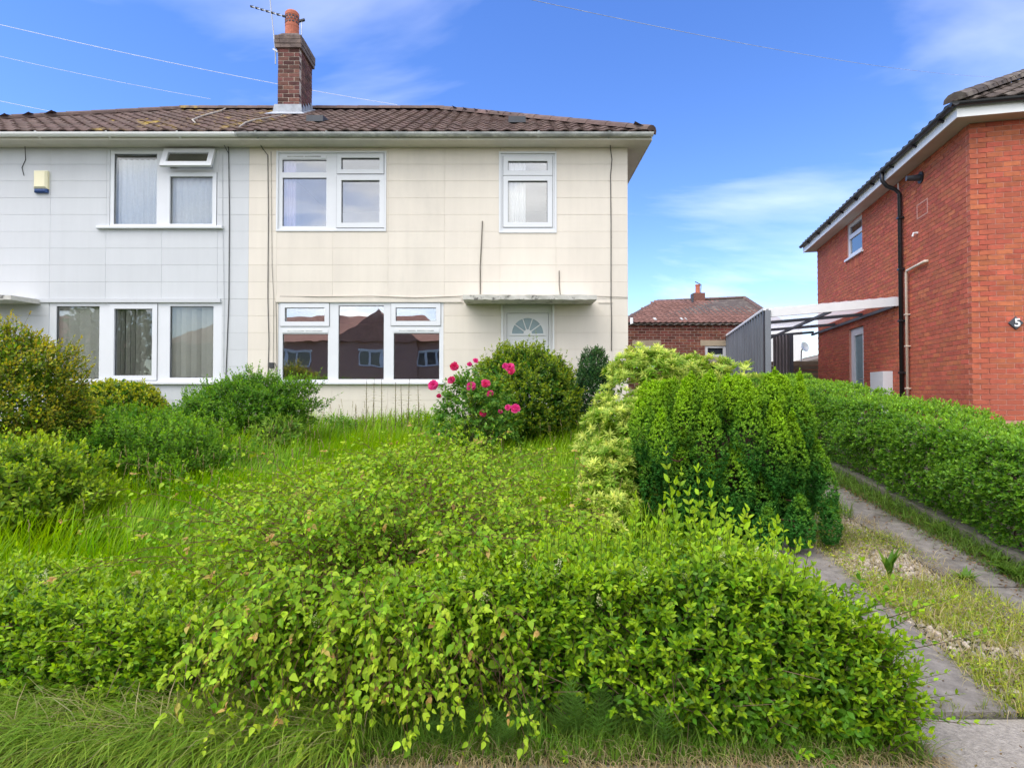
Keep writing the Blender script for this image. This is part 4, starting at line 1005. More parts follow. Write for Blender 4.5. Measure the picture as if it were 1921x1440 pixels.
gwn = MB().holed(*GW, [(GW[0]+.08, GW[1]-.08, GW[2]+.07, GW[3]-.07)], GY + .02, GY + .1).build('window', M['upvc'], gar, local=False)
MB().box(GW[0]+.079, GW[1]-.079, GY+.06, GY+.07, GW[2]+.069, GW[3]-.069).build('pane', M['dark_glass'], gwn)
for a, b in ((1314, 1372), (1186, 1240)):
    r = rect(a, b, 638, 648.5, GY); MB().box(r[0], r[1], GY - .006, GY + .1, r[2], r[3]).build('lintel', M['lintel'], gar, local=False)
r = rect(1191, 1235, 649, 690, GY); MB().box(r[0], r[1], GY - .01, GY + .02, r[2], r[3]).build('window', M['upvc'], gar, local=False)
m = MB(); n = 90
for k in range(n+1):
    x = ga - .1 + (gb - ga + .2)*k/n; z = gtop + .03 + .018*math.sin(k*math.pi/2*1.0)
    m.v += [(x, GY - .12, z), (x, GY + 4.3, z + .25), (x, GY - .12, z - .018)]
for k in range(n): m.f += [(3*k, 3*k+3, 3*k+4, 3*k+1), (3*k+2, 3*k+5, 3*k+3, 3*k)]
m.build('corrugated_roof', M['asbestos'], gar, local=False)
sh = empty('lean_to_shed', (at(1345, 690, 16.9).x, 16.9, .9)); tag(sh, 'low timber lean-to with corrugated roof against the garage', 'shed')
sa, sb = at(1325, 680, 16.9).x, at(1375, 680, 16.9).x; szt = at(1345, 676, 16.9).z
for i in range(8): MB().box(sa + (sb-sa)*i/8, sa + (sb-sa)*(i+1)/8 - .01, 16.9, 16.93, .8, szt - .05).build('board', M['fence'], sh, local=False)
m = MB(); n = 24
for k in range(n+1):
    x = sa - .05 + (sb-sa+.1)*k/n; z = szt + .02*math.sin(k*math.pi/2)
    m.v += [(x, 16.75, z - .05), (x, 17.55, z + .12), (x, 16.75, z - .07)]
for k in range(n): m.f += [(3*k, 3*k+3, 3*k+4, 3*k+1), (3*k+2, 3*k+5, 3*k+3, 3*k)]
m.build('corrugated_roof', M['asbestos'], sh, local=False)

# ---- house with brown hipped roof beyond the garages
HY = 27.0
far = empty('far_house', (at(1310, 700, HY).x, HY, .9)); tag(far, 'distant brown roofed house showing above the garage', 'house')
def far_house():
    e0, e1 = at(1176, 606, HY).x - .3, at(1468, 606, HY).x; ez = at(1300, 606, HY).z; ry = HY + 4.3
    r0, r1 = at(1234, 566, ry), at(1396, 559, ry); rz = (r0.z + r1.z)/2
    MB().box(e0 + .4, e1 - .4, HY + .4, HY + 8.2, .5, ez).build('wall', M['brick_garage'], far, local=False)
    m = MB(); b = HY + 8.6
    m.quad((e0,HY,ez),(e1,HY,ez),(r1.x,ry,r1.z),(r0.x,ry,r0.z)); m.quad((e1,b,ez),(e0,b,ez),(r0.x,ry,r0.z),(r1.x,ry,r1.z)); m.v += [(e1,HY,ez),(e1,b,ez),(r1.x,ry,r1.z),(e0,b,ez),(e0,HY,ez),(r0.x,ry,r0.z)]; m.f += [(8,9,10),(11,12,13)]
    roof = m.build('roof', M['tile_dark'], far, local=False)
    pitch = math.atan((rz - ez)/(ry - HY)); cosp = math.cos(pitch); L_ = (ry-HY)/cosp
    fr = slope_frame((e0, HY, ez + .02), (1,0,0), (0,1,0), pitch); kl = (r0.x - e0)/(ry-HY); kr = (e1 - r1.x)/(ry-HY)
    lay_tiles(roof, fr, int((e1-e0)/TW), int(L_/TG), lambda x, y: x > y*cosp*kl and x < (e1-e0) - y*cosp*kr, lambda x, y: TILE['tile_far'], limit=300)
    ridge_tiles(roof, r0 + Vector((0,0,.03)), r1 + Vector((0,0,.03)), M['tile']); ridge_tiles(roof, (e1, HY, ez+.04), r1 + Vector((0,0,.03)), M['tile']); ridge_tiles(roof, (e0, HY, ez+.04), r0 + Vector((0,0,.03)), M['tile'])
    c = at(1309, 562, ry); ch = MB().box(c.x-.3, c.x+.3, ry-.3, ry+.3, c.z-.3, c.z+.32).build('chimney', M['brick_brown'], far, local=False)
    MB().lathe((c.x, ry, c.z+.3), [(.16,0),(.13,.08),(.12,.42),(.14,.45),(.14,.5)], 10).build('chimney_pot', M['terracotta'], ch)
    s = at(1299, 569, ry-.6); MB().tube([s, s + Vector((0,0,.5))], .06, 7).build('soil_pipe', M['beam_dark'], far, local=False)
    for px in (1227, 1282):
        s = at(px, 601, HY+.6); MB().obox(s, (.14,0,0), (0,.15,.07), (0,-.03,.08)).build('vent_tile', M['old_gutter'], roof)
    s = at(1185, 608, HY-.1); MB().tube([s, s + Vector((0,0,.3))], .07, 7).build('soil_pipe', M['render_white'], far, local=False)
    t = at(1314, 534, ry); ae = empty('small_aerial', (t.x, ry, t.z - .5)); tag(ae, 'tiny aerial above the distant brown roof', 'aerial')
    MB().tube([(t.x, ry, t.z-.9), (t.x+.03, ry, t.z)], .02, 5).build('mast', M['cable'], ae, local=False); MB().bar((t.x-.28, ry, t.z+.16), (t.x+.05, ry, t.z-.01), .05, .03).build('boom', M['cable'], ae, local=False)
far_house()

# ---- television aerial beside the chimney, overhead wires
ae = empty('television_aerial', (cl.x - .08, CY0 + .1, ztop)); tag(ae, 'thin television aerial leaning beside the brick chimney', 'aerial')
a0 = at(517, 100, CY0 + .1); a1 = at(506, -6, CY0 + .1)
MB().tube([a0 - Vector((0,0,.25)), a0, a1], .014, 6).build('mast', M['metal'], ae, local=False)
b0, b1 = at(473, 13, CY0 + .3), at(533, 31, CY0 - .5)
MB().tube([b0, b1], .01, 5).build('boom', M['metal'], ae, local=False)
for i in range(7):
    c = b0 + (b1 - b0)*(i/6); MB().obox(c, (.035, .012, 0), (0, .02, .0), (0, 0, .016)).build('element', M['cable'], ae, local=False)
a2 = at(566, 66, CY1); MB().tube([a2, at(566, 40, CY1)], .012, 5).build('stub_mast', M['metal'], ae, local=False)
MB().obox(at(566, 39, CY1), (.07, .0, .02), (0, .03, 0), (0, 0, .02)).build('stub_head', M['cable'], ae, local=False)
MB().bar(at(512, 92, CY0 + .1), at(521, 98, CY0 + .1), .03, .03).build('bracket', M['metal'], ae, local=False)
def overhead(p0, p1, sag, r, mat, label):
    n = 24; pts = [p0.lerp(p1, i/n) - Vector((0, 0, sag*4*(i/n)*(1-i/n))) for i in range(n+1)]
    tag(MB().tube(pts, r, 5).build('overhead_wire', M[mat]), label, 'wire')
overhead(at(-500, -78, 14), at(745, 197, 21), .25, .008, 'wire_pale', 'upper pale overhead wire passing behind the brick chimney')
overhead(at(-500, -20, 12.5), at(395, 186, 17.5), .15, .005, 'wire_pale', 'faint overhead wire ending above the lichened roof')
overhead(at(-500, 60, 12), at(110, 212, 14.2), .1, .005, 'wire_pale', 'lowest short overhead wire over the grey house roof')
overhead(at(960, -8, 9.0), at(1900, 146, 24.0), .3, .0045, 'old_gutter', 'dark overhead wire crossing the open sky towards the red house')

# ================================================================== brick houses across the road, seen in the window glass
OY = -20.0
op = empty('opposite_house', (-9, OY, -.1), math.pi); tag(op, 'red brown brick house across the road mirrored in the windows', 'house')
def opp():
    P = lambda mb, n, m, par=None: mb.build(n, m, par or op, local=False) if par is None else mb.build(n, m, par)
    def loc(mb): mb.v = [(-v[0] - 9, -(v[1] - OY), v[2] + .1) for v in mb.v]; return mb    # world -> local of the turned Empty
    def put(mb, n, m, par=op): return loc(mb).build(n, m, par)
    x0, x1, ez = -24.0, -3.5, 5.1
    wins = [(-16.5, -14.0, 3.4, 4.5), (-10.6, -8.2, 3.4, 4.5), (-6.6, -4.4, 3.4, 4.5), (-16.5, -14.0, .9, 2.1), (-10.8, -8.0, .8, 2.1)]
    wl = put(MB().box(x0, x1, OY - 7, OY, -.3, ez), 'wall', M['brick_opp'])
    put(MB().box(-12.0, -6.6, OY, OY + .25, -.3, ez + .1), 'gable_bay', M['brick_opp'])
    m = MB(); m.v = [(-12.3, OY + .45, ez), (-6.3, OY + .45, ez), (-9.3, OY + .45, 7.35), (-9.3, OY - 3.4, 7.35), (-12.3, OY - 1, ez), (-6.3, OY - 1, ez)]; m.f = [(0, 1, 2), (0, 2, 3, 4), (1, 5, 3, 2)]
    put(m, 'gable_roof', M['tile_opp'])
    m = MB(); m.v = [(x0-.3, OY + .3, ez), (x1+.3, OY + .3, ez), (x1-3, OY - 3.5, 7.4), (x0+3, OY - 3.5, 7.4), (x0-.3, OY-7.3, ez), (x1+.3, OY-7.3, ez)]; m.f = [(0,1,2,3), (1,5,2), (0,3,4), (5,4,3,2)]
    put(m, 'roof', M['tile_opp'])
    put(MB().box(-13.9, -13.1, OY - 3.6, OY - 3, 6.5, 8.6), 'chimney', M['brick_brown'])
    for w in wins:
        yy = OY + (.27 if -12 < w[0] < -6.7 else .02); n = 3; st = (w[1]-w[0])/n
        f = put(MB().holed(*w, [(w[0] + i*st + .08, w[0] + (i+1)*st - .08, w[2] + .1, w[3] - .1) for i in range(n)], yy, yy + .06), 'window', M['upvc'])
        for i in range(n): put(MB().box(w[0] + i*st + .08, w[0] + (i+1)*st - .08, yy - .0, yy + .02, w[2] + .1, w[3] - .1), 'pane', M['dark_glass'], f)
        put(MB().box(w[0]-.1, w[1]+.1, yy - .01, yy + .12, w[3], w[3] + .12), 'lintel', M['render_white'], f)
opp()
op2 = empty('opposite_house', (-36, OY, -.1), math.pi); tag(op2, 'second brick house across the road, mirrored in the grey house windows', 'house')
for ch in list(op.children):
    c2 = ch.copy(); COL.objects.link(c2); c2.parent = op2
    for gch in list(ch.children):
        c3 = gch.copy(); COL.objects.link(c3); c3.parent = c2

# ================================================================== plants: leaf templates and scattering
def norm(a): return a / np.maximum(np.linalg.norm(a, axis=-1, keepdims=True), 1e-9)
def leaf_tpl(kind):
    """unit-length leaf along +Y, normal +Z: (verts, tris)"""
    if kind == 'oval':        # privet: pointed oval, folded on the midrib, tip curling down
        v = [(0,0,0),(0,.33,.0),(0,.68,-.01),(0,1,-.09),(-.20,.28,.055),(-.195,.62,.045),(.20,.28,.055),(.195,.62,.045)]
        t = [(0,1,4),(1,5,4),(1,2,5),(2,3,5),(0,6,1),(1,6,7),(1,7,2),(2,7,3)]
    elif kind == 'heart':     # broad, rounded base, short point
        v = [(0,0,0),(0,.36,-.03),(0,.72,-.06),(0,1.04,-.2),(-.26,.09,.06),(-.34,.38,.09),(-.19,.74,.02),(.26,.09,.06),(.34,.38,.09),(.19,.74,.02)]
        t = [(0,1,4),(1,5,4),(1,2,5),(2,6,5),(2,3,6),(0,7,1),(1,7,8),(1,8,2),(2,8,9),(2,9,3)]
    elif kind == 'lance':     # long narrow
        v = [(0,0,0),(0,.5,.02),(0,1,-.10),(-.13,.45,.05),(.13,.45,.05)]
        t = [(0,1,3),(1,2,3),(0,4,1),(1,4,2)]
    elif kind == 'small':     # cheap folded diamond
        v = [(0,0,0),(0,1,-.06),(-.27,.48,.05),(.27,.48,.05),(0,.5,-.01)]
        t = [(0,4,2),(4,1,2),(0,3,4),(4,3,1)]
    elif kind == 'diamond':
        v = [(0,0,0),(0,1,0),(-.27,.48,.06),(.27,.48,.06)]; t = [(0,1,2),(0,3,1)]
    elif kind == 'needle':
        v = [(-.07,0,0),(.07,0,0),(0,1,.03)]; t = [(0,1,2)]
    elif kind == 'petal':
        v = [(0,0,0),(-.38,.55,.10),(.38,.55,.10),(-.25,.98,.02),(.25,.98,.02),(0,.6,.16)]
        t = [(0,5,1),(0,2,5),(1,5,3),(5,2,4),(3,5,4)]
    elif kind == 'blade':     # grass: bent strip, curving towards +Z as it rises along +Y
        v = [(-.5,0,0),(.5,0,0),(-.42,.4,.04),(.42,.4,.04),(-.26,.75,.17),(.26,.75,.17),(0,1,.36)]
        t = [(0,1,3),(0,3,2),(2,3,5),(2,5,4),(4,5,6)]
    elif kind == 'arch':      # long bent grass, tip hanging
        v = [(-.5,0,0),(.5,0,0),(-.5,.35,.07),(.5,.35,.07),(-.42,.62,.26),(.42,.62,.26),(-.28,.74,.55),(.28,.74,.55),(0,.66,.88)]
        t = [(0,1,3),(0,3,2),(2,3,5),(2,5,4),(4,5,7),(4,7,6),(6,7,8)]
    elif kind == 'dock':
        v = [(0,0,0),(0,.3,.06),(0,.65,.06),(0,1,-.12),(-.15,.22,.1),(-.19,.5,.13),(-.13,.8,.02),(.15,.22,.1),(.19,.5,.13),(.13,.8,.02)]
        t = [(0,1,4),(1,5,4),(1,2,5),(2,6,5),(2,3,6),(0,7,1),(1,7,8),(1,8,2),(2,8,9),(2,9,3)]
    return np.array(v, float), np.array(t, int)

class Scatter:
    def __init__(s): s.V, s.T, s.C, s.n = [], [], [], 0
    def add(s, kind, pos, d, nrm, size, col, width=None):
        """many copies of a leaf: base position, direction, normal, length (and width factor), colour"""
        v, t = leaf_tpl(kind); K = len(pos)
        if K == 0: return
        d = norm(d); sd = norm(np.cross(d, nrm)); up = np.cross(sd, d)
        w = size if width is None else width
        P = pos[:, None, :] + sd[:, None, :] * (v[None, :, 0:1] * w[:, None, None]) + d[:, None, :] * (v[None, :, 1:2] * size[:, None, None]) + up[:, None, :] * (v[None, :, 2:3] * size[:, None, None])
        nv = len(v); s.V.append(P.reshape(-1, 3)); s.T.append((t[None] + (np.arange(K) * nv)[:, None, None]).reshape(-1, 3) + s.n)
        s.C.append(np.repeat(col, nv, axis=0)); s.n += K * nv
    def raw(s, V, T, col):
        s.V.append(V); s.T.append(T + s.n); s.C.append(np.tile(col, (len(V), 1)) if np.ndim(col) == 1 else col); s.n += len(V)
    def sticks(s, a, b, ra, rb, col):
        """three-sided twigs from points a to b"""
        K = len(a)
        if K == 0: return
        d = norm(b - a); h = np.where(np.abs(d[:, 2:3]) > .9, np.array([[1., 0, 0]]), np.array([[0, 0, 1.]])); u = norm(np.cross(d, h)); w = np.cross(d, u)
        ang = np.array([0, 2.094, 4.189]); ring = np.cos(ang)[None, :, None] * u[:, None] + np.sin(ang)[None, :, None] * w[:, None]
        P = np.concatenate([a[:, None] + ring * np.reshape(ra, (-1, 1, 1)), b[:, None] + ring * np.reshape(rb, (-1, 1, 1))], axis=1)
        t = np.array([(0,1,4),(0,4,3),(1,2,5),(1,5,4),(2,0,3),(2,3,5)])
        s.V.append(P.reshape(-1, 3)); s.T.append((t[None] + (np.arange(K) * 6)[:, None, None]).reshape(-1, 3) + s.n)
        c = np.tile(col, (K, 1)) if np.ndim(col) == 1 else col
        s.C.append(np.repeat(c, 6, axis=0)); s.n += K * 6
    def build(s, name, mat, parent=None, kind='stuff', local=True):
        V = np.concatenate(s.V).astype(np.float32); T = np.concatenate(s.T).astype(np.int32); C = np.concatenate(s.C).astype(np.float32)
        me = bpy.data.meshes.new(name); me.vertices.add(len(V)); me.vertices.foreach_set('co', V.ravel())
        me.loops.add(len(T) * 3); me.loops.foreach_set('vertex_index', T.ravel())
        me.polygons.add(len(T)); me.polygons.foreach_set('loop_start', np.arange(0, len(T) * 3, 3, dtype=np.int32))
        me.update(calc_edges=True)
        at_ = me.attributes.new('col', 'FLOAT_COLOR', 'POINT'); at_.data.foreach_set('color', np.concatenate([C, np.ones((len(C), 1), np.float32)], axis=1).ravel())
        me.materials.append(mat); me.validate()
        global TRIS; TRIS += len(T)
        o = link(name, me, parent, local=local)
        if kind: o['kind'] = kind
        return o
TRIS = 0
def rnd_dirs(n, g=RNG): return norm(g.standard_normal((n, 3)))
def colmix(a, b, t, jit=.12, g=RNG):
    a, b = np.array(a), np.array(b); t = np.clip(t, 0, 1)[:, None]
    c = a * (1 - t) + b * t
    return np.clip(c * (1 + jit * g.standard_normal((len(t), 1))) * (1 + jit * .35 * g.standard_normal((len(t), 3))), .002, .9)
def wob(x, y, z=0, s=1.0):
    """smooth lumpy noise, about -1..1"""
    return (np.sin(x*2.1*s + 1.3*np.sin(y*1.7*s + .4) + z) + np.sin(y*2.7*s + 1.1*np.sin(z*2.3*s + 1.9) + x*.6) + np.sin(z*2.9*s + 1.2*np.sin(x*2.2*s) + .7)) / 2.2

def sprigs(S, kind, base, d, length, nl, leaf, c_old, c_new, spread=.9, opposite=True, up=(0, 0, 1), droop=0.0, age0=0.0, stem=None, stem_r=.0016, taper=.35, jit=.14, mid=None, nod=0.0, g=RNG, outn=None):
    """twigs with leaves set along them, all twigs at once. Returns leaf arrays for reuse."""
    K = len(base); d = norm(d); up = np.array(up, float)
    h = norm(np.cross(d, norm(np.tile(up, (K, 1)) + .3 * g.standard_normal((K, 3))))); w = np.cross(h, d)
    tips = base + d * length[:, None] - np.array([0, 0, 1.]) * (droop * length)[:, None]
    for j in range(nl):
        f = (j + .6) / nl
        p = base + d * (length * f)[:, None] - np.array([0, 0, 1.]) * (droop * length * f * f)[:, None]
        phi = (j * math.pi / 2 if opposite else j * 2.4) + g.uniform(-.3, .3, K)
        for sgn in ((1, -1) if opposite else (1,)):
            sd = h * np.cos(phi)[:, None] * sgn + w * np.sin(phi)[:, None] * sgn
            sp = spread * (1 - .45 * f)
            ld = norm(d * (1 - .35*sp) + sd * sp * 1.25 + .22 * g.standard_normal((K, 3)) - np.array([0, 0, nod]))
            nr = norm((d * .75 + up * .75 if outn is None else outn * .85 + up * .45 + d * .25) - sd * .15 + .32 * g.standard_normal((K, 3)))
            sz = leaf * (1 - taper * f) * g.uniform(.72, 1.18, K)
            age = np.clip(age0 + f * .75 + .18 * g.standard_normal(K), 0, 1)
            S.add(kind, p, ld, nr, sz, colmix(c_old, c_new, age ** 1.5, jit, g))
    # terminal leaf
    S.add(kind, tips, norm(d + .2 * g.standard_normal((K, 3)) - np.array([0, 0, nod * .7])), norm(up + .5*g.standard_normal((K, 3))), leaf * (1 - taper) * g.uniform(.7, 1.1, K), colmix(c_old, c_new, np.full(K, .9), jit, g))
    if stem is not None: S.sticks(base, tips, np.full(K, stem_r), np.full(K, stem_r * .4), np.array(stem))
    return tips

def branches(a, n, target, g, r=.012, col=(.10, .065, .045), S=None, sub=3, wig=.05):
    """crooked woody stems from around a to points of target"""
    pts = target[g.integers(0, len(target), n)]
    for p in pts:
        s = a + np.array([g.uniform(-.12, .12), g.uniform(-.12, .12), 0.0]); prev = s; m = 6
        q = []
        for i in range(1, m + 1):
            f = i / m; c = s * (1 - f) + p * f + np.array([0, 0, .12 * math.sin(f * math.pi)]) + wig * g.standard_normal(3) * math.sin(f * math.pi)
            q.append(c)
        P = np.array([s] + q); S.sticks(P[:-1], P[1:], np.linspace(r, r*.35, m), np.linspace(r*.9, r*.25, m), np.array(col))

# pigment colours (linear)
PRV_O, PRV_N = (.058, .158, .006), (.24, .355, .010)          # privet old / young
HRT_O, HRT_N = (.095, .215, .007), (.275, .380, .022)
GRS_A, GRS_B = (.100, .235, .004), (.215, .330, .010)
YEW_DARK, YEW_PALE = (.030, .125, .014), (.235, .385, .006)
BARK = (.10, .065, .045)

class LeafObjects:
    """the same add() as Scatter, but each leaf becomes an object of its own that shares one of a few meshes"""
    def __init__(s, parent, mat, palette, limit=300, local=True): s.parent, s.mat, s.pal, s.limit, s.n, s.cache, s.local = parent, mat, np.array(palette), limit, 0, {}, local
    def add(s, kind, pos, d, nrm, size, col, width=None):
        d = norm(d); sd = norm(np.cross(d, nrm)); up = np.cross(sd, d)
        for i in range(len(pos)):
            if s.n >= s.limit: return
            k = int(np.argmin(((s.pal - col[i]) ** 2).sum(axis=1))); key = (kind, k)
            if key not in s.cache:
                v, t = leaf_tpl(kind); me = bpy.data.meshes.new('leaf'); me.from_pydata([tuple(a) for a in v], [], [tuple(int(q) for q in a) for a in t])
                a_ = me.attributes.new('col', 'FLOAT_COLOR', 'POINT'); a_.data.foreach_set('color', np.tile([*s.pal[k], 1.0], (len(v), 1)).ravel()); me.materials.append(s.mat); s.cache[key] = me
            o = bpy.data.objects.new('leaf', s.cache[key]); COL.objects.link(o); o.parent = s.parent
            m = Matrix(((sd[i][0]*size[i], d[i][0]*size[i], up[i][0]*size[i], pos[i][0]), (sd[i][1]*size[i], d[i][1]*size[i], up[i][1]*size[i], pos[i][1]), (sd[i][2]*size[i], d[i][2]*size[i], up[i][2]*size[i], pos[i][2]), (0, 0, 0, 1)))
            if not s.local: m = Matrix.Translation(-Vector(s.parent.location)) @ m
            o.matrix_local = m; s.n += 1
    def sticks(s, *a): pass
def palette(a, b, n=6):
    a, b = np.array(a), np.array(b); return [a + (b - a) * (i / (n - 1)) * (.9 if i == n-1 else 1) for i in range(n)]

# ---------------------------------------------------------------- the overgrown privet hedge along the pavement
G = np.random.default_rng(21)
def hedge_yf(x): return 2.50 - .080 * x + .05 * wob(x, 0, 1.0)
def hedge_top(x): return .50 + .29 / (1 + np.exp(-(x + .15) * 4.0)) - .46 / (1 + np.exp(-(x - 1.36) * 7)) + .045 * wob(x, .5, 2., 1.4)
def hedge_points(n, face, g):
    if face == 'front':
        x = g.uniform(-3.4, 1.56, n); z = .03 + (hedge_top(x) - .03) * g.uniform(0.0, 1, n) ** .7; zt = z / hedge_top(x)
        y = hedge_yf(x) + .06 * (1 - zt) + .12 * np.maximum(zt - .8, 0) * 2 + .05 * wob(x*2.2, z*3, .3) + g.exponential(.05, n)
        nrm = np.stack([.15 * g.standard_normal(n), -np.ones(n), .25 + .5 * zt], 1)
    elif face == 'top':
        x = g.uniform(-3.4, 1.54, n); v = g.uniform(0, 1, n); y = hedge_yf(x) + .04 + .62 * v
        z = hedge_top(x) + .05 * wob(x*2, y*3, 1.2) - g.exponential(.05, n) - .06 * (v - .5) ** 2
        nrm = np.stack([.25 * g.standard_normal(n), -.35 + .2 * g.standard_normal(n), np.ones(n)], 1)
    else:
        y = hedge_yf(1.6) + g.uniform(0, .65, n); z = .1 + (hedge_top(np.full(n, 1.36)) - .1) * g.uniform(0, 1, n)
        x = 1.54 + .10 * np.sin(z * 7) + .06 * wob(y*3, z*3, 0) - g.exponential(.05, n); nrm = np.stack([np.ones(n), -.3 * np.ones(n), .3 + .3 * g.standard_normal(n)], 1)
    return np.stack([x, y, z], 1), norm(nrm)
hedge = empty('privet_hedge', (-.8, 2.9, .05)); tag(hedge, 'overgrown privet hedge with cream flower spikes along the pavement', 'hedge')
S = Scatter()
for face, n in (('front', 2600), ('top', 1700), ('end', 400)):
    p, nr = hedge_points(n, face, G)
    d = norm(nr * .8 + np.array([0, 0, .55]) + .45 * G.standard_normal((n, 3)))
    ln = G.uniform(.08, .17, n); old = G.uniform(0, .35, n)
    sprigs(S, 'oval' if face == 'front' else 'small', p - d * (ln * .5)[:, None], d, ln, 5, .046, PRV_O, PRV_N, stem=BARK, age0=(.08 if face == 'front' else .28), g=G, outn=nr)
# inner, older leaves and bare wood
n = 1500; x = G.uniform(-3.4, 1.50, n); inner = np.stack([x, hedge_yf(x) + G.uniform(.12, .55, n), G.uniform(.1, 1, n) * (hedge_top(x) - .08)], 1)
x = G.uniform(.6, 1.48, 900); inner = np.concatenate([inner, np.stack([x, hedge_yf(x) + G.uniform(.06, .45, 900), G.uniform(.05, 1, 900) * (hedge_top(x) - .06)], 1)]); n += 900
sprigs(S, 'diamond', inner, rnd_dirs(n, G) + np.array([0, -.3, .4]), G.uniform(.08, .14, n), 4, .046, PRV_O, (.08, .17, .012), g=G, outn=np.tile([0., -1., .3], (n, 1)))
S.build('foliage', M['leaf_gloss'], hedge, local=False)
W = Scatter()
for i in range(60):
    bx = G.uniform(-3.3, 1.6); tgt = np.array([[bx + G.uniform(-.2, .2), hedge_yf(bx) + G.uniform(.05, .55), hedge_top(bx) * G.uniform(.6, .95)]])
    branches(np.array([bx, hedge_yf(bx) + .3, .02]), 3, tgt, G, .009, BARK, W, wig=.04)
# cut dead twigs showing through on the left
n = 420; x = G.uniform(-2.7, 1.2, n); b0_ = np.stack([x, hedge_yf(x) + G.uniform(.02, .2, n), G.uniform(.12, .45, n)], 1)
W.sticks(b0_, b0_ + rnd_dirs(n, G) * G.uniform(.05, .2, (n, 1)), np.full(n, .0022), np.full(n, .001), np.array((.22, .15, .10)))
W.build('branches', M['leaf'], hedge, local=False)
# upright young shoots
Sh = Scatter()
xs = np.concatenate([G.uniform(.10, 1.40, 130), G.uniform(-3.2, 1.6, 90)]); n = len(xs)
ys = hedge_yf(xs) + G.uniform(.08, .62, n); b_ = np.stack([xs, ys, hedge_top(xs) - .05], 1)
ln = np.where(np.arange(n) < 130, G.uniform(.08, .26, n), G.uniform(.06, .18, n))
tall = [(1265, 838, 3.02), (1310, 880, 3.0), (1225, 905, 3.05), (1402, 962, 2.95), (1440, 975, 2.9), (1180, 935, 3.05), (1345, 945, 3.0), (1245, 890, 3.0), (1290, 930, 2.95), (1205, 930, 3.0), (1325, 905, 3.0), (1160, 965, 3.0), (1420, 985, 2.9), (1375, 965, 2.95)]
for i, (px, py, Y) in enumerate(tall):
    t = at(px, py, Y); b_[i] = (t.x + .02, t.y, .62); ln[i] = t.z - .62 + .02
d = norm(np.array([0, -.05, 1.]) + .16 * G.standard_normal((n, 3)))
for lo, hi, nl, lf in ((0, .14, 4, .046), (.14, .27, 6, .050), (.27, 1.2, 9, .080)):
    k = (ln >= lo) & (ln < hi)
    if k.any(): sprigs(Sh, 'oval', b_[k], d[k], ln[k], nl, lf, (.09, .20, .012), PRV_N, spread=.8, stem=(.09, .13, .02), age0=.3, stem_r=.0024, taper=.5, g=G, outn=np.tile([0., -1., .3], (int(k.sum()), 1)))
# shoots arching off the right end over the drive
xs = G.uniform(1.40, 1.62, 60); b_ = np.stack([xs, hedge_yf(1.6) + G.uniform(0, .55, 60), G.uniform(.15, .58, 60)], 1)
d = norm(np.stack([np.ones(60), -.15 + .35*G.standard_normal(60), .35 + .35 * G.standard_normal(60)], 1)); ln = G.uniform(.12, .34, 60)
sprigs(Sh, 'oval', b_, d, ln, 8, .040, PRV_O, PRV_N, spread=.8, stem=BARK, age0=.1, stem_r=.0022, droop=.15, g=G)
Sh.build('young_shoots', M['leaf'], hedge, local=False)
# flower spikes
Fl = Scatter()
p1, n1 = hedge_points(60, 'top', G); p2, n2 = hedge_points(45, 'front', G); fp = np.concatenate([p1, p2[p2[:, 2] > .25]]); fn = np.concatenate([n1, n2[p2[:, 2] > .25]])
fp = fp[fp[:, 0] > -2.9]; fn = fn[-len(fp):]
for p, nn in zip(fp, fn):
    ax = norm((np.array([0, -.2, 1.]) + .5 * nn + .3 * G.standard_normal(3))[None])[0]; L_ = G.uniform(.035, .07); m = 42
    f = G.uniform(0, 1, m); rr = (1 - f) * .016 + .004; q = p + ax * .05 + ax * (f * L_)[:, None] + rnd_dirs(m, G) * rr[:, None]
    young = G.uniform(0, 1); c = colmix((.30, .36, .06), (.62, .60, .36), np.full(m, young), .1, G)
    Fl.add('diamond', q, rnd_dirs(m, G), rnd_dirs(m, G), G.uniform(.006, .010, m), c)
Fl.build('flower_spikes', M['petal'], hedge, local=False)
LO = LeafObjects(hedge, M['leaf_gloss'], palette(PRV_O, PRV_N), 300, local=False)
p, nr = hedge_points(28, 'front', np.random.default_rng(5)); p[:, 0] = np.linspace(.1, 1.5, 28); p[:, 1] = hedge_yf(p[:, 0]) - .01
sprigs(LO, 'oval', p - nr * .04, norm(nr * .8 + np.array([0, 0, .5]) + .3 * G.standard_normal((28, 3))), G.uniform(.1, .16, 28), 5, .042, PRV_O, PRV_N, g=G)

# ---------------------------------------------------------------- the sprawling heart-leaved shrub spilling over the hedge
shrub = empty('heart_leaved_shrub', (-.75, 3.3, .1)); tag(shrub, 'sprawling heart-leaved shrub with pinkish shoot tips spilling over the hedge', 'shrub')
G = np.random.default_rng(33)
H = Scatter(); HO = LeafObjects(shrub, M['leaf'], palette(HRT_O, HRT_N), 300, local=False)
ends = []
for _ in range(135): ends.append((G.uniform(-1.40, .12), G.uniform(2.24, 2.52), G.uniform(.10, .66), 'spill'))
for _ in range(300):
    x = G.normal(-.75, .80); y = G.uniform(2.65, 4.6); z = .70 + .36 * math.exp(-((x + .7) / 1.1) ** 2) * G.uniform(.0, 1.0) - .10 * (y < 2.9); ends.append((min(max(x, -2.2), .55), y, z, 'top'))
for _ in range(130):
    x = G.normal(-.65, .75); y = G.uniform(4.0, 5.6); ends.append((min(max(x, -2.6), .65), y, .80 + .30 * math.exp(-((x + .5) / 1.0) ** 2) * G.uniform(.2, 1.0) + .05 * (y - 4), 'top'))
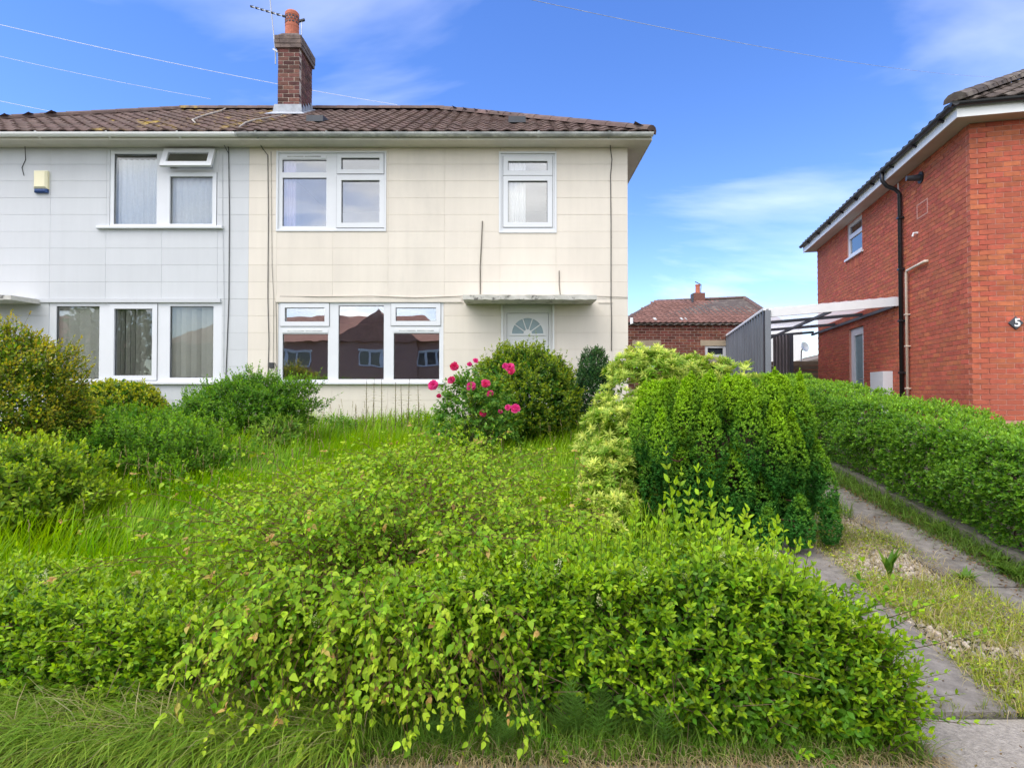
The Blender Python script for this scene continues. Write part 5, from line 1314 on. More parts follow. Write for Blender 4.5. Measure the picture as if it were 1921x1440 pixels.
for px, py, Y in ((115, 978, 3.5), (165, 925, 3.7), (215, 872, 3.9), (245, 890, 3.8), (150, 1000, 3.3), (420, 838, 4.2), (490, 850, 4.1), (1075, 845, 4.0), (1020, 935, 3.6), (960, 810, 4.3), (1000, 975, 3.4),
                  (770, 795, 4.6), (785, 815, 4.5), (740, 850, 4.3), (600, 845, 4.3), (300, 1120, 2.5), (250, 1080, 2.6), (310, 1350, 2.30), (330, 1335, 2.32), (420, 1330, 2.3), (900, 830, 4.3), (870, 800, 4.5), (640, 830, 4.4), (830, 815, 4.4)):
    p = at(px, py, Y); ends.append((p.x, p.y, p.z, 'long'))
for (x, y, z, k) in ends:
    b = np.array([G.normal(-.75, .28), G.uniform(3.0, 3.7) if y < 4.3 else G.uniform(3.8, 4.6), .1 if y < 4.3 else .2]); e = np.array([x, y, z])
    if k == 'spill': c = np.array([x * .75 + b[0] * .25, 2.72, .86 + G.uniform(-.16, .14)])
    elif k == 'long': c = (b + e) / 2 + np.array([0, 0, .55])
    else: c = (b + e) / 2 + np.array([0, 0, .5 + G.uniform(-.1, .15)])
    m = 30; f = np.linspace(0, 1, m)[:, None]; P = (1-f)**2 * b + 2*f*(1-f) * c + f**2 * e
    wv = np.sin(np.linspace(0, G.uniform(4, 9), m) + G.uniform(0, 6))[:, None] * f * (1 - .3 * f); P += wv * np.array([G.uniform(-.05, .05), G.uniform(-.03, .03), 0])
    P[1:-1] += .008 * G.standard_normal((m-2, 3)); r = np.linspace(.006, .0012, m-1)
    H.sticks(P[:-1], P[1:], r * .72, r * .66, np.array((.16, .085, .05)))
    i0 = 10 if k != 'long' else 13
    idx = np.arange(i0, m); idx = idx[G.uniform(0, 1, len(idx)) > .12]; q = P[idx] + .014 * G.standard_normal((len(idx), 3)); tan = norm(np.gradient(P, axis=0)[idx]); K = len(idx)
    side = norm(np.cross(tan, np.array([0, 0, 1.]) + .2*G.standard_normal((K, 3)))) * np.where(idx % 2, 1, -1)[:, None]
    out = np.array([0, -.25, 0])
    ld = norm(side * .8 + tan * .35 + out + np.array([0, 0, -.55]) + .3 * G.standard_normal((K, 3))); nr = norm(np.array([0, -.5, .85]) + .45 * G.standard_normal((K, 3)) + side * .25)
    fr = (idx / (m-1.0)); sz = (.043 if k == 'spill' else .038) * (1.06 - .45 * np.maximum(fr - .75, 0) * 4 * .6) * G.uniform(.5, 1.2, K)
    col = colmix(HRT_O, HRT_N, .12 + .55 * fr ** 2 + .30 * G.standard_normal(K) + G.uniform(-.15, .2), .16, G)
    tgt = HO if (k == 'spill' and HO.n < 240 and G.uniform() < .3) else H
    if k == 'top':
        tgt.add('small', q, ld, nr, sz, col, width=sz * 1.35)
        q2 = q + .02 * G.standard_normal((K, 3)); tgt.add('small', q2, norm(ld * np.array([-1, -1, 1]) + .3 * G.standard_normal((K, 3))), norm(nr + .4 * G.standard_normal((K, 3))), sz * .9, colmix(HRT_O, HRT_N, .3 + .5 * fr ** 2 + .25 * G.standard_normal(K), .13, G), width=sz * 1.2)
    else: tgt.add('heart', q, ld, nr, sz, col)
    # pinkish tips on some shoots
    tip = (.40, .22, .09) if G.uniform() < (.8 if k == 'long' else .2) else HRT_N
    T = 4; H.add('heart', np.tile(P[-1], (T, 1)) - tan[-1] * np.array([[0], [.012], [.02], [.03]]), norm(tan[-1] + .7 * G.standard_normal((T, 3)) + np.array([0, 0, .1])), norm(np.array([0, -.4, 1.]) + .4 * G.standard_normal((T, 3))), G.uniform(.016, .034, T), colmix(tip, HRT_N, G.uniform(0, .5, T), .12, G))
    # side twigs
    ns = 3 if k != 'long' else 1
    for _ in range(ns):
        i = G.integers(11, m - 2); t0 = P[i]; td = norm((tan[min(max(i - i0, 0), K-1)] * .6 + .7 * rnd_dirs(1, G)[0] + np.array([0, -.15, .05]))[None]); L_ = G.uniform(.10, .26)
        sprigs(H, 'heart' if k == 'spill' else 'small', t0[None], td, np.array([L_]), 7, .034 if k == 'spill' else .040, HRT_O, HRT_N, spread=.9, opposite=False, stem=(.13, .062, .04), droop=.25, age0=.1, nod=.45, stem_r=.0018, g=G)
H.build('foliage', M['leaf'], shrub, local=False)

# ---------------------------------------------------------------- generic rounded bush
def bush(name, label, cat, c, rad, n, kind, leaf, twig, nl, c_old, c_new, lump=.12, freq=1.6, opposite=True, up=.5, zlo=-.65, inner=.3, spread=.9, mat='leaf', seed=1, shape=None, stems=14, age0=.1, nod=0.0, stem=BARK, lift=0.0, group=None, jit=.14, depth=.06, flat=0.0):
    g = np.random.default_rng(seed); c = np.array(c, float); rad = np.array(rad, float); gz = ground_z(c[1])
    t = empty(name, (c[0], c[1], gz)); tag(t, label, cat, group); S = Scatter()
    d = rnd_dirs(n * 3, g); d = d[(d[:, 2] > zlo)][:n]; d = d[(d[:, 1] < .55) | (g.uniform(0, 1, len(d)) < .45)]; n = len(d)
    twl = 1 + .9 * (g.uniform(0, 1, n) > .93)
    k = 1 + lump * wob(d[:, 0]*freq*2 + seed, d[:, 1]*freq*2, d[:, 2]*freq*2) - g.exponential(depth, n)
    if flat: d = np.sign(d) * np.abs(d) ** (1 - flat); k = k / np.maximum((np.abs(d) ** 4).sum(1) ** .25, .6) if flat > .3 else k
    p = c + d * rad * k[:, None]
    if shape is not None: p = shape(p, g)
    p[:, 2] = np.maximum(p[:, 2], gz + .03)
    tw = norm(d / rad * rad.mean() + np.array([0, 0, up]) + .45 * g.standard_normal((n, 3))); ln = g.uniform(.6, 1.3, n) * twig * twl
    sprigs(S, kind, p - tw * (np.minimum(ln, 1.3*twig) * .6)[:, None], tw, ln, nl, leaf, c_old, c_new, spread=spread, opposite=opposite, stem=stem, age0=age0, nod=nod, stem_r=.0016 + leaf * .01, jit=jit, g=g, outn=d)
    ni = int(n * inner); di = rnd_dirs(ni, g); pi_ = c + di * rad * (g.uniform(.45, .85, ni))[:, None]
    if shape is not None: pi_ = shape(pi_, g)
    pi_[:, 2] = np.maximum(pi_[:, 2], gz + .05)
    sprigs(S, kind, pi_, di + np.array([0, 0, .4]), np.full(ni, twig), max(2, nl - 2), leaf * 1.35, c_old, c_old, spread=spread, opposite=opposite, g=g, outn=norm(np.array([0, -1., 0]) + .6 * rnd_dirs(ni, g)))
    S.build('foliage', M[mat], t, local=False)
    if stems:
        W = Scatter(); branches(np.array([c[0], c[1], gz]), stems, p, g, .010 + .006 * rad.mean(), BARK, W); W.build('stems', M['leaf'], t, local=False)
    return t

# the yellow-green whorled shrub beside the yew
def whorl_bush():
    g = np.random.default_rng(8); t = empty('whorled_evergreen_shrub', (1.35, 5.9, ground_z(5.9))); tag(t, 'lime green shrub with whorled leaves pressed against the yew', 'shrub')
    S = Scatter(); blobs = [((1.55, 6.05, 1.35), (.66, .5, .60), 460), ((1.02, 5.75, .95), (.38, .42, .50), 260), ((.95, 5.35, .62), (.34, .36, .40), 200), ((2.15, 6.0, 1.50), (.42, .35, .36), 160), ((1.35, 6.0, 1.72), (.36, .34, .24), 130), ((1.25, 5.5, .9), (.5, .45, .6), 260), ((.80, 5.0, .46), (.28, .3, .26), 130)]
    for c, r, n in blobs:
        d = rnd_dirs(n, g); d[:, 2] = np.where(d[:, 2] < -.5, -d[:, 2], d[:, 2]); p = np.array(c) + d * np.array(r) * (1 + .14 * wob(d[:, 0]*3, d[:, 1]*3, d[:, 2]*3) - g.exponential(.08, n))[:, None]
        p[:, 2] = np.maximum(p[:, 2], ground_z(5.5) + .05)
        ax = norm(d + np.array([0, 0, .7]) + .35 * g.standard_normal((n, 3))); u = norm(np.cross(ax, rnd_dirs(n, g))); w = np.cross(ax, u); young = g.uniform(0, 1, n)
        for lay, (m, sz, op_) in enumerate(((7, .085, 1.25), (6, .068, .75), (4, .045, .3))):
            for j in range(m):
                a = 2*math.pi*(j + .5*lay)/m + g.uniform(-.25, .25, n); sd = u*np.cos(a)[:, None] + w*np.sin(a)[:, None]
                ld = norm(sd*op_ + ax*.55 + .12*g.standard_normal((n, 3))); nr = norm(ax - sd*.3 + .15*g.standard_normal((n, 3)))
                S.add('lance', p - ax*(.02*(1-lay))[..., None] if False else p + ax*(.012*lay - .02), ld, nr, sz*g.uniform(.75, 1.15, n), colmix((.11, .22, .012), (.58, .60, .15), young*.7 + .25*lay - .12, .12, g))
    S.build('foliage', M['leaf'], t, local=False)
    W = Scatter(); branches(np.array([1.3, 5.9, ground_z(5.9)]), 16, np.concatenate(S.V)[::40], g, .016, (.16, .10, .075), W, wig=.07); W.build('stems', M['leaf'], t, local=False)
whorl_bush()

# the yew: upright flame-shaped lobes packed into one rounded mass
def yew():
    g = np.random.default_rng(14); C0 = np.array([1.86, 5.25, .93]); t = empty('yew_bush', (1.9, 5.2, ground_z(5.2))); tag(t, 'broad dark yew bush with upright bright tipped lobes beside the drive', 'bush')
    lobes = []
    def free(x, y, z, d): return all((x-l[0])**2 + (y-l[1])**2 + ((z-l[2])*.42)**2 > d*d for l in lobes)
    k = 0
    while len(lobes) < 46 and k < 6000:
        k += 1; a = g.uniform(-math.pi - .1, .45); v = g.uniform(-1.0, .62)
        rr = max(.05, 1 - (abs(v) ** (5.0 if v > 0 else 2.6))) ** .5 * g.uniform(.95, 1.03); x = C0[0] + .72*rr*math.cos(a); y = C0[1] + .56*rr*math.sin(a); z = C0[2] + .56*v
        if free(x, y, z, .185): lobes.append((x, y, z, g.uniform(.115, .165), g.uniform(.30, .46)))
    k = 0; m0 = len(lobes)
    while len(lobes) < m0 + 26 and k < 3000:
        k += 1; a = g.uniform(0, 2*math.pi); r = math.sqrt(g.uniform(0, 1)); x, y, z = C0[0] + .74*r*math.cos(a), C0[1] + .56*r*math.sin(a), C0[2] + .52 - .07*r*r
        if free(x, y, z, .15): lobes.append((x, y, z, g.uniform(.11, .16), g.uniform(.17, .27)))
    for (px, py, Y, r, h) in ((1552, 925, 4.75, .085, .28), (1558, 985, 4.7, .085, .22), (1500, 985, 4.60, .12, .24), (1440, 1000, 4.55, .12, .2), (1535, 875, 4.85, .08, .2), (1205, 800, 4.75, .11, .28), (1240, 830, 4.62, .11, .26)):
        p = at(px, py, Y); lobes.append((p.x, p.y, p.z, r, h))
    S = Scatter()
    for (x, y, z, r, h) in lobes:
        n = int(1640*(r/.14)*(h/.36)*(1.0 if y < 5.45 else .5)); d = rnd_dirs(n, g); f = d[:, 2]
        taper = np.where(f > 0, 1 - .62*f, 1 - .30*(-f)); p = np.array([x, y, z]) + d*np.stack([r*taper, r*taper, np.full(n, h)], 1)*(1 + .10*wob(d[:, 0]*5+x*9, d[:, 1]*5, d[:, 2]*7+z*7) - g.exponential(.05, n))[:, None]
        p[:, 2] = np.maximum(p[:, 2], ground_z(5) + .04)
        ax = norm(d*np.array([1, 1, .35]) + np.array([0, 0, 1.1]) + .3*g.standard_normal((n, 3)))
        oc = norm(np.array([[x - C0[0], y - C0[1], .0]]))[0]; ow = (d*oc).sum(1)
        age = -.03 + .36*f + .24*ow + .48*(p[:, 2] - .90)/.7 + .10*g.standard_normal(n) + g.uniform(-.10, .14)  # paler colour at lobe tops, outer sides and higher up; darker in recesses
        u = norm(np.cross(ax, rnd_dirs(n, g))); w = np.cross(ax, u)
        for j in range(5):
            a = j*2.4; sd = u*math.cos(a) + w*math.sin(a)
            S.add('needle', p + ax*(.003*j - .01), norm(sd*.8 + ax*(.5 + .08*j) + .25*g.standard_normal((n, 3))), norm(ax - sd*.4), g.uniform(.014, .023, n), colmix(YEW_DARK, YEW_PALE, age + .03*j - .06, .12, g), width=g.uniform(.06, .09, n))
    S.build('foliage', M['needle'], t, local=False)
    W = Scatter(); allp = np.concatenate(S.V)[::200]; allp = allp*.85 + C0*.15
    branches(np.array([1.85, 5.2, ground_z(5.2)]), 60, allp, g, .02, (.13, .06, .045), W, wig=.05)
    W.build('stems', M['leaf'], t, local=False)
    # the dense wood inside the crown
    core = MB().lathe((C0[0], C0[1], 0), [(.2, .3), (.38, .5), (.46, .9), (.44, 1.15), (.25, 1.3)], 12); core.v = [(v[0], C0[1] + (v[1]-C0[1])*.78, v[2]) for v in core.v]
    core.build('inner_wood', M['bark'], t, local=False)
yew()

# the clipped hedge along the right of the drive
def side_hedge():
    g = np.random.default_rng(17); t = empty('clipped_side_hedge', (drive_x(4.2, 6), 6.5, ground_z(6.5))); tag(t, 'long clipped privet hedge on a low kerb between drive and red house', 'hedge')
    S = Scatter(); Y0, Y1 = 3.3, 12.5
    def face(n, kind):
        y = Y0 + (Y1 - Y0)*g.uniform(0, 1, n)**1.5; gz_ = np.array([ground_z(v) for v in y]); h = .91 + .03*wob(y*1.5, 0, 0)
        if kind == 'side':
            v = g.uniform(0, 1, n)**.62; z = gz_ + .07 + (h - .07)*v
            x = drive_x(3.66, y) + .13*(1-v)**2 - .10*np.sin(v*math.pi) + .10*np.maximum(v-.85, 0)*3 + .05*wob(y*3, z*4, 0) + g.exponential(.035, n); nr = np.stack([-np.ones(n), np.zeros(n), .15 + .5*v], 1)
        else:
            u = g.uniform(0, 1, n); x = drive_x(3.74, y) + 1.0*u; z = gz_ + h + .03*wob(x*3, y*3, 0) - g.exponential(.03, n) - .1*(u-.5)**2; nr = np.stack([-.2 + .2*g.standard_normal(n), -.2*np.ones(n), np.ones(n)], 1)
        return np.stack([x, y, z], 1), norm(nr)
    for kind, n in (('side', 6700), ('top', 4200)):
        p, nr = face(n, kind); d = norm(nr*.9 + np.array([0, 0, .3]) + .5*g.standard_normal((n, 3))); ln = g.uniform(.05, .10, n)
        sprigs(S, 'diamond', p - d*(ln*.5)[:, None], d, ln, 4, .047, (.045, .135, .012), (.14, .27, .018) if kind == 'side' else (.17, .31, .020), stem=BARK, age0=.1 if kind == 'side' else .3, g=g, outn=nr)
    # near end
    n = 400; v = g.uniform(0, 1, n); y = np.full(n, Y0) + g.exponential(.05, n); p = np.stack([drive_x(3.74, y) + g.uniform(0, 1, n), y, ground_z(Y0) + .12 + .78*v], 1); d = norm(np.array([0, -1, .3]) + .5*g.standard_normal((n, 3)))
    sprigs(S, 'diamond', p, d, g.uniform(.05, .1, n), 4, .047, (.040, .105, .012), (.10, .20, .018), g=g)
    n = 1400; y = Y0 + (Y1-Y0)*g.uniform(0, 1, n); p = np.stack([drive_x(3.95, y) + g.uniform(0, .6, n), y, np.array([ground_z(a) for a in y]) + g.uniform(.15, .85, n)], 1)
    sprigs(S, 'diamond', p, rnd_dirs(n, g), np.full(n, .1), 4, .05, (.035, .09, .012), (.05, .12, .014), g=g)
    S.build('foliage', M['leaf_gloss'], t, local=False)
    W = Scatter()
    for y in np.arange(3.4, 12.4, .22):
        b = np.array([drive_x(4.1, y) + g.uniform(-.15, .2), y, ground_z(y)]); branches(b, 3, np.array([[b[0] + g.uniform(-.3, .3), y + g.uniform(-.2, .2), b[2] + .8]]), g, .012, BARK, W)
    W.build('branches', M['leaf'], t, local=False)
side_hedge()

# rounded and columnar bushes by the house
bush('rounded_euonymus_bush', 'large rounded glossy bush with yellow sprigs before the porch', 'bush', (at(985, 740, 8.7).x, 8.75, 1.40), (.80, .62, .80), 3400, 'diamond', .058, .14, 5, (.040, .115, .010), (.24, .29, .014), lump=.10, freq=2.4, up=.9, zlo=-.85, seed=3, mat='leaf_gloss', age0=.05, depth=.07, inner=.5)
bush('dark_conifer', 'narrow dark green conifer bush by the corner of the cream house', 'bush', (at(1113, 720, 9.5).x, 9.45, 1.45), (.30, .28, .80), 1900, 'diamond', .045, .09, 5, (.020, .068, .020), (.055, .13, .025), lump=.06, up=1.4, zlo=-.95, seed=4, mat='needle', opposite=False, depth=.05, spread=.7, inner=.9)
bush('golden_bronze_shrub', 'tall shrub with bronze and golden leaves at the left edge', 'shrub', (at(10, 740, 6.3).x, 6.3, 1.22), (.80, .7, .98), 3600, 'diamond', .056, .16, 6, (.09, .16, .010), (.34, .29, .02), lump=.16, freq=2.2, up=.7, zlo=-.9, seed=5, opposite=False, age0=.13, jit=.2, depth=.09, inner=.75)
bush('domed_spotted_bush', 'low clipped dome of yellow splashed leaves under the grey house window', 'bush', (at(222, 770, 9.3).x, 9.3, 1.17), (.72, .5, .52), 1700, 'diamond', .070, .11, 4, (.055, .135, .012), (.34, .34, .015), lump=.05, zlo=-.85, seed=6, mat='leaf_gloss', age0=.1, depth=.05, inner=.6)
bush('small_leaved_hedge_bush', 'wedge of dark small leaved hedge before the party wall', 'bush', (at(440, 790, 8.6).x, 8.7, 1.12), (1.12, .55, .60), 3400, 'diamond', .046, .15, 5, (.055, .15, .012), (.16, .30, .018), freq=2.6, lump=.22, zlo=-.85, seed=7, depth=.07, inner=.75, shape=lambda p, g: np.stack([p[:, 0], p[:, 1], p[:, 2] + .20*(p[:, 0] - at(440, 790, 8.6).x)], 1))
bush('low_spreading_shrub', 'low spreading bright green shrub between bronze shrub and dark hedge', 'shrub', (at(215, 860, 6.9).x, 6.9, .74), (1.30, .9, .56), 3400, 'diamond', .054, .17, 6, (.065, .165, .012), (.17, .31, .018), lump=.15, freq=2.0, zlo=-.75, seed=12, depth=.08, up=.8, inner=.35)
bush('lime_leafy_shrub', 'lime leafy shrub at the far left under the bronze shrub', 'shrub', (at(10, 900, 5.0).x, 5.0, .58), (.80, .6, .50), 1900, 'diamond', .058, .16, 5, (.09, .18, .012), (.28, .36, .02), lump=.15, zlo=-.75, seed=13, depth=.08, up=.7, inner=.35)
bush('upright_strappy_plant', 'small plant with long pale leaves at the end of the dark hedge', 'plant', (at(520, 800, 8.2).x, 8.2, .82), (.35, .3, .32), 200, 'lance', .12, .12, 4, (.08, .17, .02), (.19, .29, .03), zlo=-.4, seed=15, opposite=False, stems=5)

# ---------------------------------------------------------------- the rose
def rose():
    g = np.random.default_rng(19); c = np.array([at(890, 760, 7.4).x, 7.4, ground_z(7.4)]); t = empty('rose_bush', c); tag(t, 'rose bush with bright pink blooms before the rounded bush', 'rose')
    S = Scatter(); W = Scatter()
    n = 420; d = rnd_dirs(n, g); d[:, 2] = np.abs(d[:, 2]); p = c + np.array([0, 0, .35]) + d*np.array([.52, .4, .85])*(g.uniform(.5, 1, n)**.5)[:, None]
    sprigs(S, 'heart', p, norm(d + .6*g.standard_normal((n, 3))), g.uniform(.10, .16, n), 4, .056, (.050, .15, .014), (.16, .27, .03), opposite=True, stem=(.07, .10, .02), nod=.2, g=g)
    branches(c, 40, p, g, .008, (.07, .09, .03), W); W.build('stems', M['leaf'], t, local=False)
    S.build('foliage', M['leaf_gloss'], t, local=False)
    blooms = [(852, 689, .055), (813, 724, .062), (884, 726, .058), (911, 721, .052), (957, 690, .055), (948, 687, .035), (848, 714, .045), (921, 739, .042), (967, 767, .055), (905, 776, .045), (892, 677, .030), (881, 684, .030), (823, 743, .028), (953, 765, .035), (938, 772, .028), (960, 698, .042)]
    for i, (px, py, r) in enumerate(blooms):
        r *= 1.22; b = np.array(at(px, py, 6.95 + .25*((i*7) % 5)/5)); B = Scatter(); ax = norm(np.array([[g.uniform(-.4, .4), -1., .5]]))[0]
        u = norm(np.cross(ax, np.array([0, 0, 1.]))[None])[0]; w = np.cross(ax, u)
        for lay, (m, op_, sz) in enumerate(((7, 1.4, 1.0), (6, .95, .92), (6, .55, .8), (5, .25, .62), (4, .08, .42))):
            a = 2*np.pi*(np.arange(m) + .5*lay)/m + g.uniform(-.2, .2, m); sd = u[None]*np.cos(a)[:, None] + w[None]*np.sin(a)[:, None]
            base = (.56, .014, .15) if i % 3 else (.50, .008, .06)
            B.add('petal', np.tile(b, (m, 1)) + ax*r*.1*lay, norm(sd*op_ + ax*.6), norm(ax - sd*.5), r*sz*g.uniform(.85, 1.1, m), colmix(base, (.74, .11, .32), g.uniform(0, .5, m), .08, g), width=np.full(m, r*sz*1.15))
        o = B.build('bloom', M['petal'], t, kind=None, local=False)
rose()

# ---------------------------------------------------------------- grass and weeds
def lawn():
    g = np.random.default_rng(23); S = Scatter()
    def blades(x, y, h, w, c0, c1, kind='blade', lean=.28, z0=None, age=None):
        n = len(x); z = np.array([ground_z(v) for v in y]) if z0 is None else z0
        yaw = 2.6*wob(x*.9, y*1.1, .4) - 1.2 + 1.0*g.standard_normal(n); fw = np.stack([np.cos(yaw), np.sin(yaw), np.zeros(n)], 1); lay = lean*(1 + 1.6*np.maximum(wob(x*1.6 + 3, y*1.8, 2.), 0))
        d = norm(np.array([0, 0, 1.]) + fw*np.abs(g.normal(0, 1, n)*lay)[:, None]); nr = norm(fw - d*(fw*d).sum(1)[:, None])
        S.add(kind, np.stack([x, y, z - .01], 1), d, nr, h, colmix(c0, c1, g.uniform(0, 1, n) if age is None else age, .13, g), width=w)
    n = 63000; y = 3.05 + 7.15*g.uniform(0, 1, n)**1.25; half = .95*y + .6
    x = np.maximum(-half, -8.0) + (np.minimum(1.75, half) - np.maximum(-half, -8.0))*g.uniform(0, 1, n)
    patch = np.clip(.5 + .6*wob(x*1.3, y*1.3, 0) + .25*wob(x*4, y*4, 1.), -.1, 1.3)
    blades(x, y, np.where((x > -.2) & (y < 4.7), .5, 1.0)*(.20 + .17*patch)*g.uniform(.6, 1.25, n), .0075*g.uniform(.7, 1.4, n)*(1 + .09*(y-3)), GRS_A, GRS_B, age=.15 + .5*patch + .3*g.standard_normal(n))
    # seeding stalks
    n = 520; y = g.uniform(4.2, 10.0, n); x = g.uniform(-5.5, 1.3, n)
    z = np.array([ground_z(v) for v in y]); b = np.stack([x, y, z], 1); tip = b + np.stack([.07*g.standard_normal(n), .07*g.standard_normal(n), g.uniform(.34, .58, n)], 1)
    S.sticks(b, tip, np.full(n, .0022), np.full(n, .0014), np.array((.20, .19, .05)))
    for j in range(7): S.add('diamond', tip - (tip-b)*(.03*j), norm((tip-b) + .35*np.linalg.norm(tip-b, axis=1)[:, None]*rnd_dirs(n, g)), rnd_dirs(n, g), np.full(n, .022), colmix((.22, .17, .07), (.32, .24, .14), g.uniform(0, 1, n), .1, g))
    tag(S.build('lawn_grass', M['grass'], None), 'long unmown lawn grass in front of the houses', 'grass', kind='stuff')
    # verge in front of the hedge
    S2 = Scatter(); S, keep = S2, S
    def add2(n, x0, x1, y0, y1, h0, h1, w, c0, c1, kind, lean, bias=None):
        x = g.uniform(x0, x1, n); y = g.uniform(y0, y1, n); yaw = g.uniform(0, 2*math.pi, n) if bias is None else bias + .7*g.standard_normal(n)
        fw = np.stack([np.cos(yaw), np.sin(yaw), np.zeros(n)], 1); d = norm(np.array([0, 0, 1.]) + fw*np.abs(g.normal(.15, lean, n))[:, None]); nr = norm(fw - d*(fw*d).sum(1)[:, None])
        z = np.array([ground_z(v) for v in y]); S2.add(kind, np.stack([x, y, z - .005], 1), d, nr, g.uniform(h0, h1, n), colmix(c0, c1, g.uniform(0, 1, n), .14, g), width=w*g.uniform(.7, 1.3, n))
    add2(9000, -2.75, -.6, 2.36, 2.95, .14, .34, .0048, (.10, .20, .015), (.21, .28, .035), 'arch', .35, -2.2)
    add2(1100, -2.6, -.6, 2.34, 2.60, .16, .36, .004, (.24, .21, .09), (.33, .29, .15), 'arch', .45, 2.9)
    add2(7000, -.9, 1.7, 2.38, 2.70, .06, .18, .0045, (.07, .17, .014), (.16, .24, .03), 'blade', .35)
    add2(2400, -.9, 1.75, 2.36, 2.55, .05, .14, .0035, (.25, .20, .10), (.34, .28, .16), 'arch', .6, -1.5)
    tag(S2.build('verge_grass', M['grass'], None), 'tufted green and straw grass at the foot of the privet hedge', 'grass', kind='stuff')
    # the weedy strip between the two concrete tracks
    S3 = Scatter(); S2 = S3
    def add3(n, y0, y1, x0, x1, *a, gap=None):
        y = y0 + (y1-y0)*g.uniform(0, 1, n); x = drive_x(x0 + (x1-x0)*g.uniform(0, 1, n), y)
        keep_ = wob(x*3.0, y*2.2, 1.0) > (-9 if gap is None else gap); x, y = x[keep_], y[keep_]; n = len(x)
        h0, h1, w, c0, c1, kind, lean = a; yaw = g.uniform(0, 2*math.pi, n); fw = np.stack([np.cos(yaw), np.sin(yaw), np.zeros(n)], 1); d = norm(np.array([0, 0, 1.]) + fw*np.abs(g.normal(.2, lean, n))[:, None]); nr = norm(fw - d*(fw*d).sum(1)[:, None])
        z = np.array([ground_z(v) for v in y]); S3.add(kind, np.stack([x, y, z], 1), d, nr, g.uniform(h0, h1, n), colmix(c0, c1, g.uniform(0, 1, n), .14, g), width=w*g.uniform(.7, 1.3, n))
    add3(5200, 2.75, 4.2, 2.38, 3.2, .04, .13, .0048, (.14, .22, .015), (.36, .34, .06), 'blade', .85, gap=-.45)
    add3(4200, 2.76, 5.4, 2.36, 3.2, .05, .15, .0035, (.27, .22, .11), (.36, .30, .16), 'arch', .6)
    add3(5200, 4.0, 5.6, 2.36, 3.15, .04, .12, .005, (.10, .15, .02), (.22, .23, .05), 'blade', .6, gap=.1)
    add3(4200, 5.4, 8.0, 2.3, 3.1, .08, .26, .006, (.07, .15, .014), (.14, .21, .03), 'blade', .4)
    add3(5200, 3.6, 9.0, 3.48, 3.74, .06, .26, .005, (.06, .13, .014), (.12, .19, .03), 'arch', .5)
    add3(1300, 2.8, 6.5, 3.06, 3.6, .03, .10, .004, (.14, .19, .02), (.34, .30, .10), 'arch', .8, gap=.55)
    add3(900, 2.8, 6.0, 1.75, 2.4, .03, .10, .004, (.14, .19, .02), (.34, .30, .10), 'arch', .8, gap=.55)
    add3(900, 2.78, 8.0, 1.66, 1.78, .05, .12, .005, (.08, .15, .02), (.2, .2, .05), 'blade', .5)
    add3(700, 2.745, 2.80, 1.75, 3.7, .03, .08, .004, (.10, .15, .02), (.24, .22, .07), 'blade', .6)
    n = 9000; y = 2.75 + 3.2*g.uniform(0, 1, n); x = drive_x(g.uniform(2.38, 3.16, n), y); k = wob(x*3, y*2.2, 1.) > -.4; x, y = x[k], y[k]; n = len(x); z = np.array([ground_z(v) for v in y]) + g.uniform(.005, .06, n)
    S3.add('diamond', np.stack([x, y, z], 1), norm(rnd_dirs(n, g)*np.array([1, 1, .4])), norm(np.array([0, 0, 1.]) + .5*g.standard_normal((n, 3))), g.uniform(.012, .026, n), colmix((.12, .24, .012), (.36, .40, .03), g.uniform(0, 1, n), .18, g))
    tag(S3.build('drive_weeds', M['grass'], None), 'yellowish weeds and dry grass between the concrete tracks', 'weeds', kind='stuff')
lawn()

def undergrowth():
    g = np.random.default_rng(37); S = Scatter(); n = 1500
    x = g.uniform(-7.5, 1.2, n); y = np.where(x < -3.0, g.uniform(5.6, 9.9, n), g.uniform(9.3, 10.1, n)); z = np.array([ground_z(v) for v in y]); h = np.where(x < -3.0, .34, .22)*(.6 + .5*wob(x*1.7, y*1.9, 0))
    p = np.stack([x, y, z + np.maximum(h, .05)*g.uniform(.3, 1, n)], 1)
    sprigs(S, 'diamond', p, norm(np.array([0, -.2, 1.]) + .6*g.standard_normal((n, 3))), g.uniform(.10, .22, n), 5, .050, (.055, .16, .010), (.19, .33, .015), stem=(.08, .13, .02), g=g, outn=norm(np.array([0, -.8, .6]) + .4*g.standard_normal((n, 3))))
    tag(S.build('undergrowth', M['leaf'], None), 'leafy weeds filling the gaps between the bushes by the houses', 'weeds', kind='stuff')
undergrowth()
def gravel():
    g = np.random.default_rng(29); vs, fs = [], []; base = [(-1,-1,-.5),(1,-.8,-.5),(.9,1,-.5),(-.8,.9,-.5),(-.5,-.6,.6),(.6,-.4,.5),(.5,.6,.65),(-.55,.5,.5)]
    ff = [(4,5,6,7),(0,1,5,4),(1,2,6,5),(2,3,7,6),(3,0,4,7)]
    for _ in range(6000):
        y = g.uniform(2.8, 6.2); x = drive_x(g.uniform(2.40, 3.1), y)
        if g.uniform() > math.exp(-((y - 4.6) / 1.1)**2) + .15: continue
        s = g.uniform(.006, .016); q = Matrix.Rotation(g.uniform(0, 6.3), 3, 'Z') @ Matrix.Rotation(g.uniform(-.6, .6), 3, 'X'); n = len(vs); z = ground_z(y) + s*.35
        vs += [tuple(Vector((x, y, z)) + q @ (Vector(b)*s)) for b in base]; fs += [tuple(n+i for i in f) for f in ff]
    me = bpy.data.meshes.new('gravel'); me.from_pydata(vs, [], fs); me.materials.append(M['gravel']); tag(link('gravel', me), 'pale gravel showing through the weeds of the drive', 'gravel', kind='stuff')
gravel()
